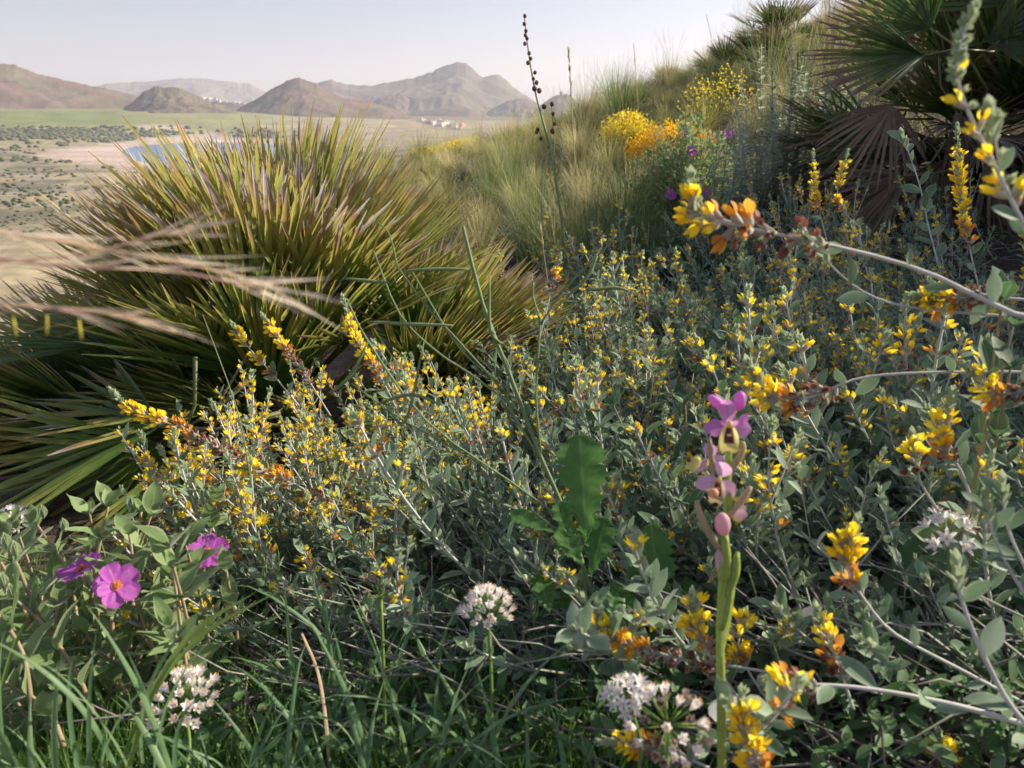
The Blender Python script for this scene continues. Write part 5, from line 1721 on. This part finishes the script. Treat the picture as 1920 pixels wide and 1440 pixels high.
broom(1180, 238, 6.2, .26, .26, m_byel, "pale yellow bush, left of the two-tone flowering pair", 420, 1)
broom(1262, 262, 5.4, .34, .22, m_borg, "deep golden yellow bush directly above the cistus", 800, 2)
broom(1345, 240, 6.0, .30, .36, m_byel, "sparse yellow bush right of the golden one", 130, 3)
broom(1180, 262, 6.3, .22, .2, m_byel, "little yellow bush at the foot of the pale one", 300, 4)
broom(880, 262, 10.5, .42, .16, m_byel, "flat yellow bush on the crest below the headland", 600, 5)
broom(810, 268, 11, .36, .12, m_byel, "smaller yellow bush further left on the crest", 400, 6)


def back_cistus():
    p = P(1290, 400, 3.9); b = V((p.x, p.y, gz(p.x, p.y)))
    t = thing("cistus_bush", b, "sunlit round cistus with small purple flowers under the golden bush", "shrub"); q = random.Random(8)
    sm = MB(); lm = MB()
    for i in range(260):
        a = q.uniform(0, 6.28); e = math.acos(q.uniform(0, 1.)); tip = V((math.cos(a) * math.sin(e) * .34, math.sin(a) * math.sin(e) * .30, math.cos(e) * .44)) * q.uniform(.8, 1.05)
        sm.tube([V((0, 0, 0)), tip * .55 + rvec(q) * .02, tip], [.003, .002, .001], 3)
        for k in range(16):
            c = tip * q.uniform(.55, 1.02) + rvec(q) * .02; D = (tip.normalized() + rvec(q) * 1.1).normalized(); l = q.uniform(.02, .034)
            lm.leaf(c, c + D * l, l * .42, rvec(q) + V((0, 0, 1)), 2, fold=.3, shape=.45)
    sm.obj("stems", [m_cstem], t, V((0, 0, 0))); o = lm.obj("leaves", [m_cleaf], t, V((0, 0, 0))); o['kind'] = 'stuff'
    for px, py, d in ((1296, 284, 3.62), (1257, 366, 3.5), (1326, 364, 3.5), (1366, 250, 3.8), (1284, 246, 3.9)):
        cistus_flower(t, P(px, py, d), (.1 + q.gauss(0, .2), -1, .6), .028, q)


back_cistus()


def slope_bushes():
    q = random.Random(55); kits = []
    for s in range(3):
        lm = MB(); sm = MB()
        for i in range(110):
            a = q.uniform(0, 6.28); e = math.acos(q.uniform(0, 1.)); tip = V((math.cos(a) * math.sin(e) * .30, math.sin(a) * math.sin(e) * .28, math.cos(e) * .26)) * q.uniform(.7, 1.15)
            sm.tube([V((0, 0, 0)), tip * .5 + rvec(q) * .02, tip], [.003, .002, .001], 3)
            for k in range(14):
                c = tip * q.uniform(.5, 1.02) + rvec(q) * .022; D = (tip.normalized() + rvec(q)).normalized(); l = q.uniform(.015, .03)
                lm.leaf(c, c + D * l, l * .35, rvec(q) + V((0, 0, 1)), 1, fold=.3, shape=.45)
        kits.append((sm.mesh("stems", [m_twig]), lm.mesh("leaves", [m_leaf_dk if s != 1 else m_phl])))
    for i, (px, py, d, s, lb) in enumerate(((1340, 170, 8.5, 1.1, "dark low bush on the crest under the skyline palms"), (1240, 190, 9.5, 1., "dark low bush on the crest above the yellow bushes"), (1000, 285, 6.2, .8, "low green bush just left of the capsule stalk"),
                                            (870, 300, 7.0, .8, "green bush mound on the open slope left of the stalk"), (790, 290, 8.2, .8, "small bush near the left end of the grassy ridge"), (1090, 250, 8.0, .7, "grey-green bush right of the straw stalk"),
                                            (960, 330, 5.2, .6, "small grey-green bush low on the slope behind the palm"), (930, 255, 9.8, .9, "dark bush on the crest left of the stalk"), (1410, 200, 6.5, 1., "dark bush behind the woolly plants"))):
        p = P(px, py, d); t = thing("hillside_bush", V((p.x, p.y, gz(p.x, p.y))), lb, "bush", scale=s); k = kits[i % 3]
        put("stems", k[0], t); o = put("leaves", k[1], t); o['kind'] = 'stuff'


slope_bushes()


def woolly(px, py, d, n, label, h=.5, seed=0, leafl=.05):
    p = P(px, py, d); b = V((p.x, p.y, gz(p.x, p.y))); q = random.Random(seed)
    t = thing("woolly_plant", b, label, "plant")
    for i in range(n):
        o = b + V((q.gauss(0, .09), q.gauss(0, .09), 0)); top = o + V((q.gauss(0, .08), q.gauss(0, .08), h * q.uniform(.6, 1.1)))
        mb = MB(); mb.tube([o, top], [.004, .002], 4); s = mb.obj("stem", [m_phl], t)
        lm = MB(); nn = int(17 * h / .4)
        for k in range(nn):
            f = .15 + .85 * k / nn; c = o.lerp(top, f); w = k * 1.57
            for g_ in (0, math.pi):
                D = V((math.cos(w + g_), math.sin(w + g_), q.uniform(.0, .6))).normalized(); l = leafl * (1.5 - .8 * f) * q.uniform(.8, 1.2)
                lm.leaf(c, c + D * l, l * .42, V((0, 0, 1)), 3, fold=.2, curl=.2, shape=.4)
            if f > .55 and k % 2:
                for j in range(5): D = rvec(q); lm.leaf(c, c + D * .014, .008, rvec(q), 1, m=1 if j == 0 else 0)
        l_ = lm.obj("leaves", [m_phl, m_phf], s, wloc(s)); l_['kind'] = 'stuff'
    return t


woolly(1430, 320, 3.3, 18, "whitish woolly plant with pinkish whorls beside the golden bushes", .46, 1)
woolly(1490, 300, 3.5, 24, "tall backlit woolly plant left of the dead palm fan", .62, 2)
woolly(1420, 400, 3.3, 10, "lower shaded woolly plant between cistus and palm", .34, 3)
woolly(1560, 330, 3.7, 10, "woolly plant mostly hidden behind the palm's left fans", .5, 4)


# ------------------------------------------------------------------ blurred dry grass heads close to the camera
def near_head(label, pts, d, n, seed, aw=.0010, L=.03, mats=None, pend=0):
    q = random.Random(seed); path = curve([P(x, y, d) for x, y in pts], 16)
    t = thing("grass_panicle", path[0], label, "grass head")
    mb = MB(); m = len(path); mb.tube(path, [.0006 * (1 - .4 * i / m) for i in range(m)], 5); mb.obj("stem", [m_blade_g], t)
    for i in range(n):
        p, dd = path_at(path, q.uniform(0, .93)); D = (dd + rvec(q) * .3).normalized(); l = L * q.uniform(.5, 1.1)
        mb = MB(); mb.leaf(p, p + D * l, aw * q.uniform(.4, .9), rvec(q), 3, fold=.3, shape=.3, curl=q.uniform(-.1, .1), r=q.random())
        mb.obj("awn", [m_blade_g], t)
    for px, py in [(10, 605), (25, 612), (62, 605), (88, 610), (98, 608), (148, 618), (152, 622)][1:pend:2]:
        a = P(px, py - 20, d); b = P(px + q.uniform(-4, 6), py + 18, d); mb = MB(); mb.tube([a, a.lerp(b, .5), b], [.0002, .0004, .0003], 5); mb.obj("anther", [m_blade_y], t)
    return t


near_head("blurred pinkish dry grass head pointing right before the palm, upper one", [(-120, 425), (40, 440), (200, 468), (340, 492), (470, 525), (525, 545)], .27, 30, 1, .0011, .034)
near_head("blurred purple-brown grass head behind the upper one", [(-120, 500), (0, 490), (150, 478), (300, 440), (360, 425)], .27, 26, 2, .0011, .026)
near_head("blurred dry grass head with dangling yellow anthers, lower one", [(-120, 585), (0, 572), (120, 578), (230, 592), (330, 622)], .26, 26, 3, .0010, .024, None, 7)
near_head("thin blurred stalk with a forked end over the palm centre", [(-100, 470), (120, 500), (300, 505), (440, 530), (500, 540)], .26, 20, 4, .0012, .03)


# ------------------------------------------------------------------ small single things
def daisy(label, c, base, s, nrm, seed):
    q = random.Random(seed); c = V(c); nrm = V(nrm).normalized()
    t = thing("yellow_daisy", V(base), label, "wildflower")
    mb = MB(); mb.tube(curve([V(base), V(base).lerp(c, .5) + rvec(q) * .01, c - nrm * s * .2], 8), .0009, 5); mb.obj("stalk", [m_alst], t)
    a0 = nrm.orthogonal().normalized(); b0 = nrm.cross(a0)
    mb = MB()
    for k in range(26):
        w = k * 6.283 / 26 + q.uniform(-.1, .1); D = (a0 * math.cos(w) + b0 * math.sin(w) + nrm * q.uniform(.1, .5)).normalized()
        mb.leaf(c, c + D * s * q.uniform(.8, 1.), s * .2, nrm, 2, shape=.6, tipw=.6, basew=.4, fold=.1)
    mb.obj("petals", [m_yel], t)
    mb = MB(); mb.tube([c - nrm * s * .5, c - nrm * s * .25, c], [s * .1, s * .22, s * .25], 7); mb.obj("calyx", [m_mstem], t)


daisy("small yellow daisy with many rays above the grass", P(493, 976, .88), P(520, 1100, .9), .0105, (-.1, -.5, 1), 1)
daisy("tiny side-on yellow daisy below the larger one", P(512, 1098, .86), P(545, 1200, .86), .006, (-.3, -.3, 1), 2)

for i, (px, py, d, w, h, lb) in enumerate(((1330, 1330, .80, .07, .05, "grey rock in shade behind the orchid foot"), (1870, 1150, .95, .11, .06, "flat purplish rock under the right-hand shoots"), (800, 1370, .72, .06, .025, "small pinkish stone among the grass blades"), (1160, 720, 1.9, .09, .05, "brownish stone in the bare twig patch"),
                                     (1240, 830, 1.4, .06, .04, "dark stone in the shrub shade above the lobed leaf"))):
    p = P(px, py, d); z = gz(p.x, p.y); mb = MB(); rs = random.Random(i)
    mb.blob((0, 0, 0), w, w * .8, h, 12, 9, jit=0)
    for k, v in enumerate(mb.v):
        n_ = float(fbm(np.array([v[0] * 25 + i * 5.]), np.array([v[1] * 25 + v[2] * 31]))[0]) - .5
        mb.v[k] = tuple(c * (1 + n_ * .9) for c in v)
    o = put("rock", mb.mesh("rock", [m_rock]), None, (p.x, p.y, max(z, min(p.z, z + .05)))); tag(o, lb, "rock")

# white papery petals caught among the shrubs, a violet flower in the grass
for px, py, d, s, lb, rot_ in ((1375, 1330, .52, .018, "white papery petal beside the bottom-edge spike", 1), (1530, 1150, .60, .012, "small white petal above the round yellow spike", 2)):
    p = P(px, py, d); t = thing("white_flower", p, lb, "wildflower"); q = random.Random(rot_)
    for a in (-.5, .35):
        mb = MB(); D = V((math.sin(a) * .6 - .2, -.1, .3 - abs(a) * 1.6)).normalized()
        mb.leaf(p + V((0, 0, s * .6)), p + V((0, 0, s * .6)) + D * s * 1.2, s * .8, TOCAM(p), 6, fold=.2, shape=.7, wave=.06, tipw=.4); mb.obj("petal", [m_wht], t)
p = P(1048, 1418, .62); t = thing("violet_flower", p, "tiny violet flower low in the grass near the bottom edge", "wildflower")
for a in range(4):
    mb = MB(); w = a * 1.57; mb.leaf(p, p + V((math.cos(w) * .0035, -.001, math.sin(w) * .0035)), .0035, TOCAM(p), 3, shape=.6); mb.obj("petal", [m_viol], t)
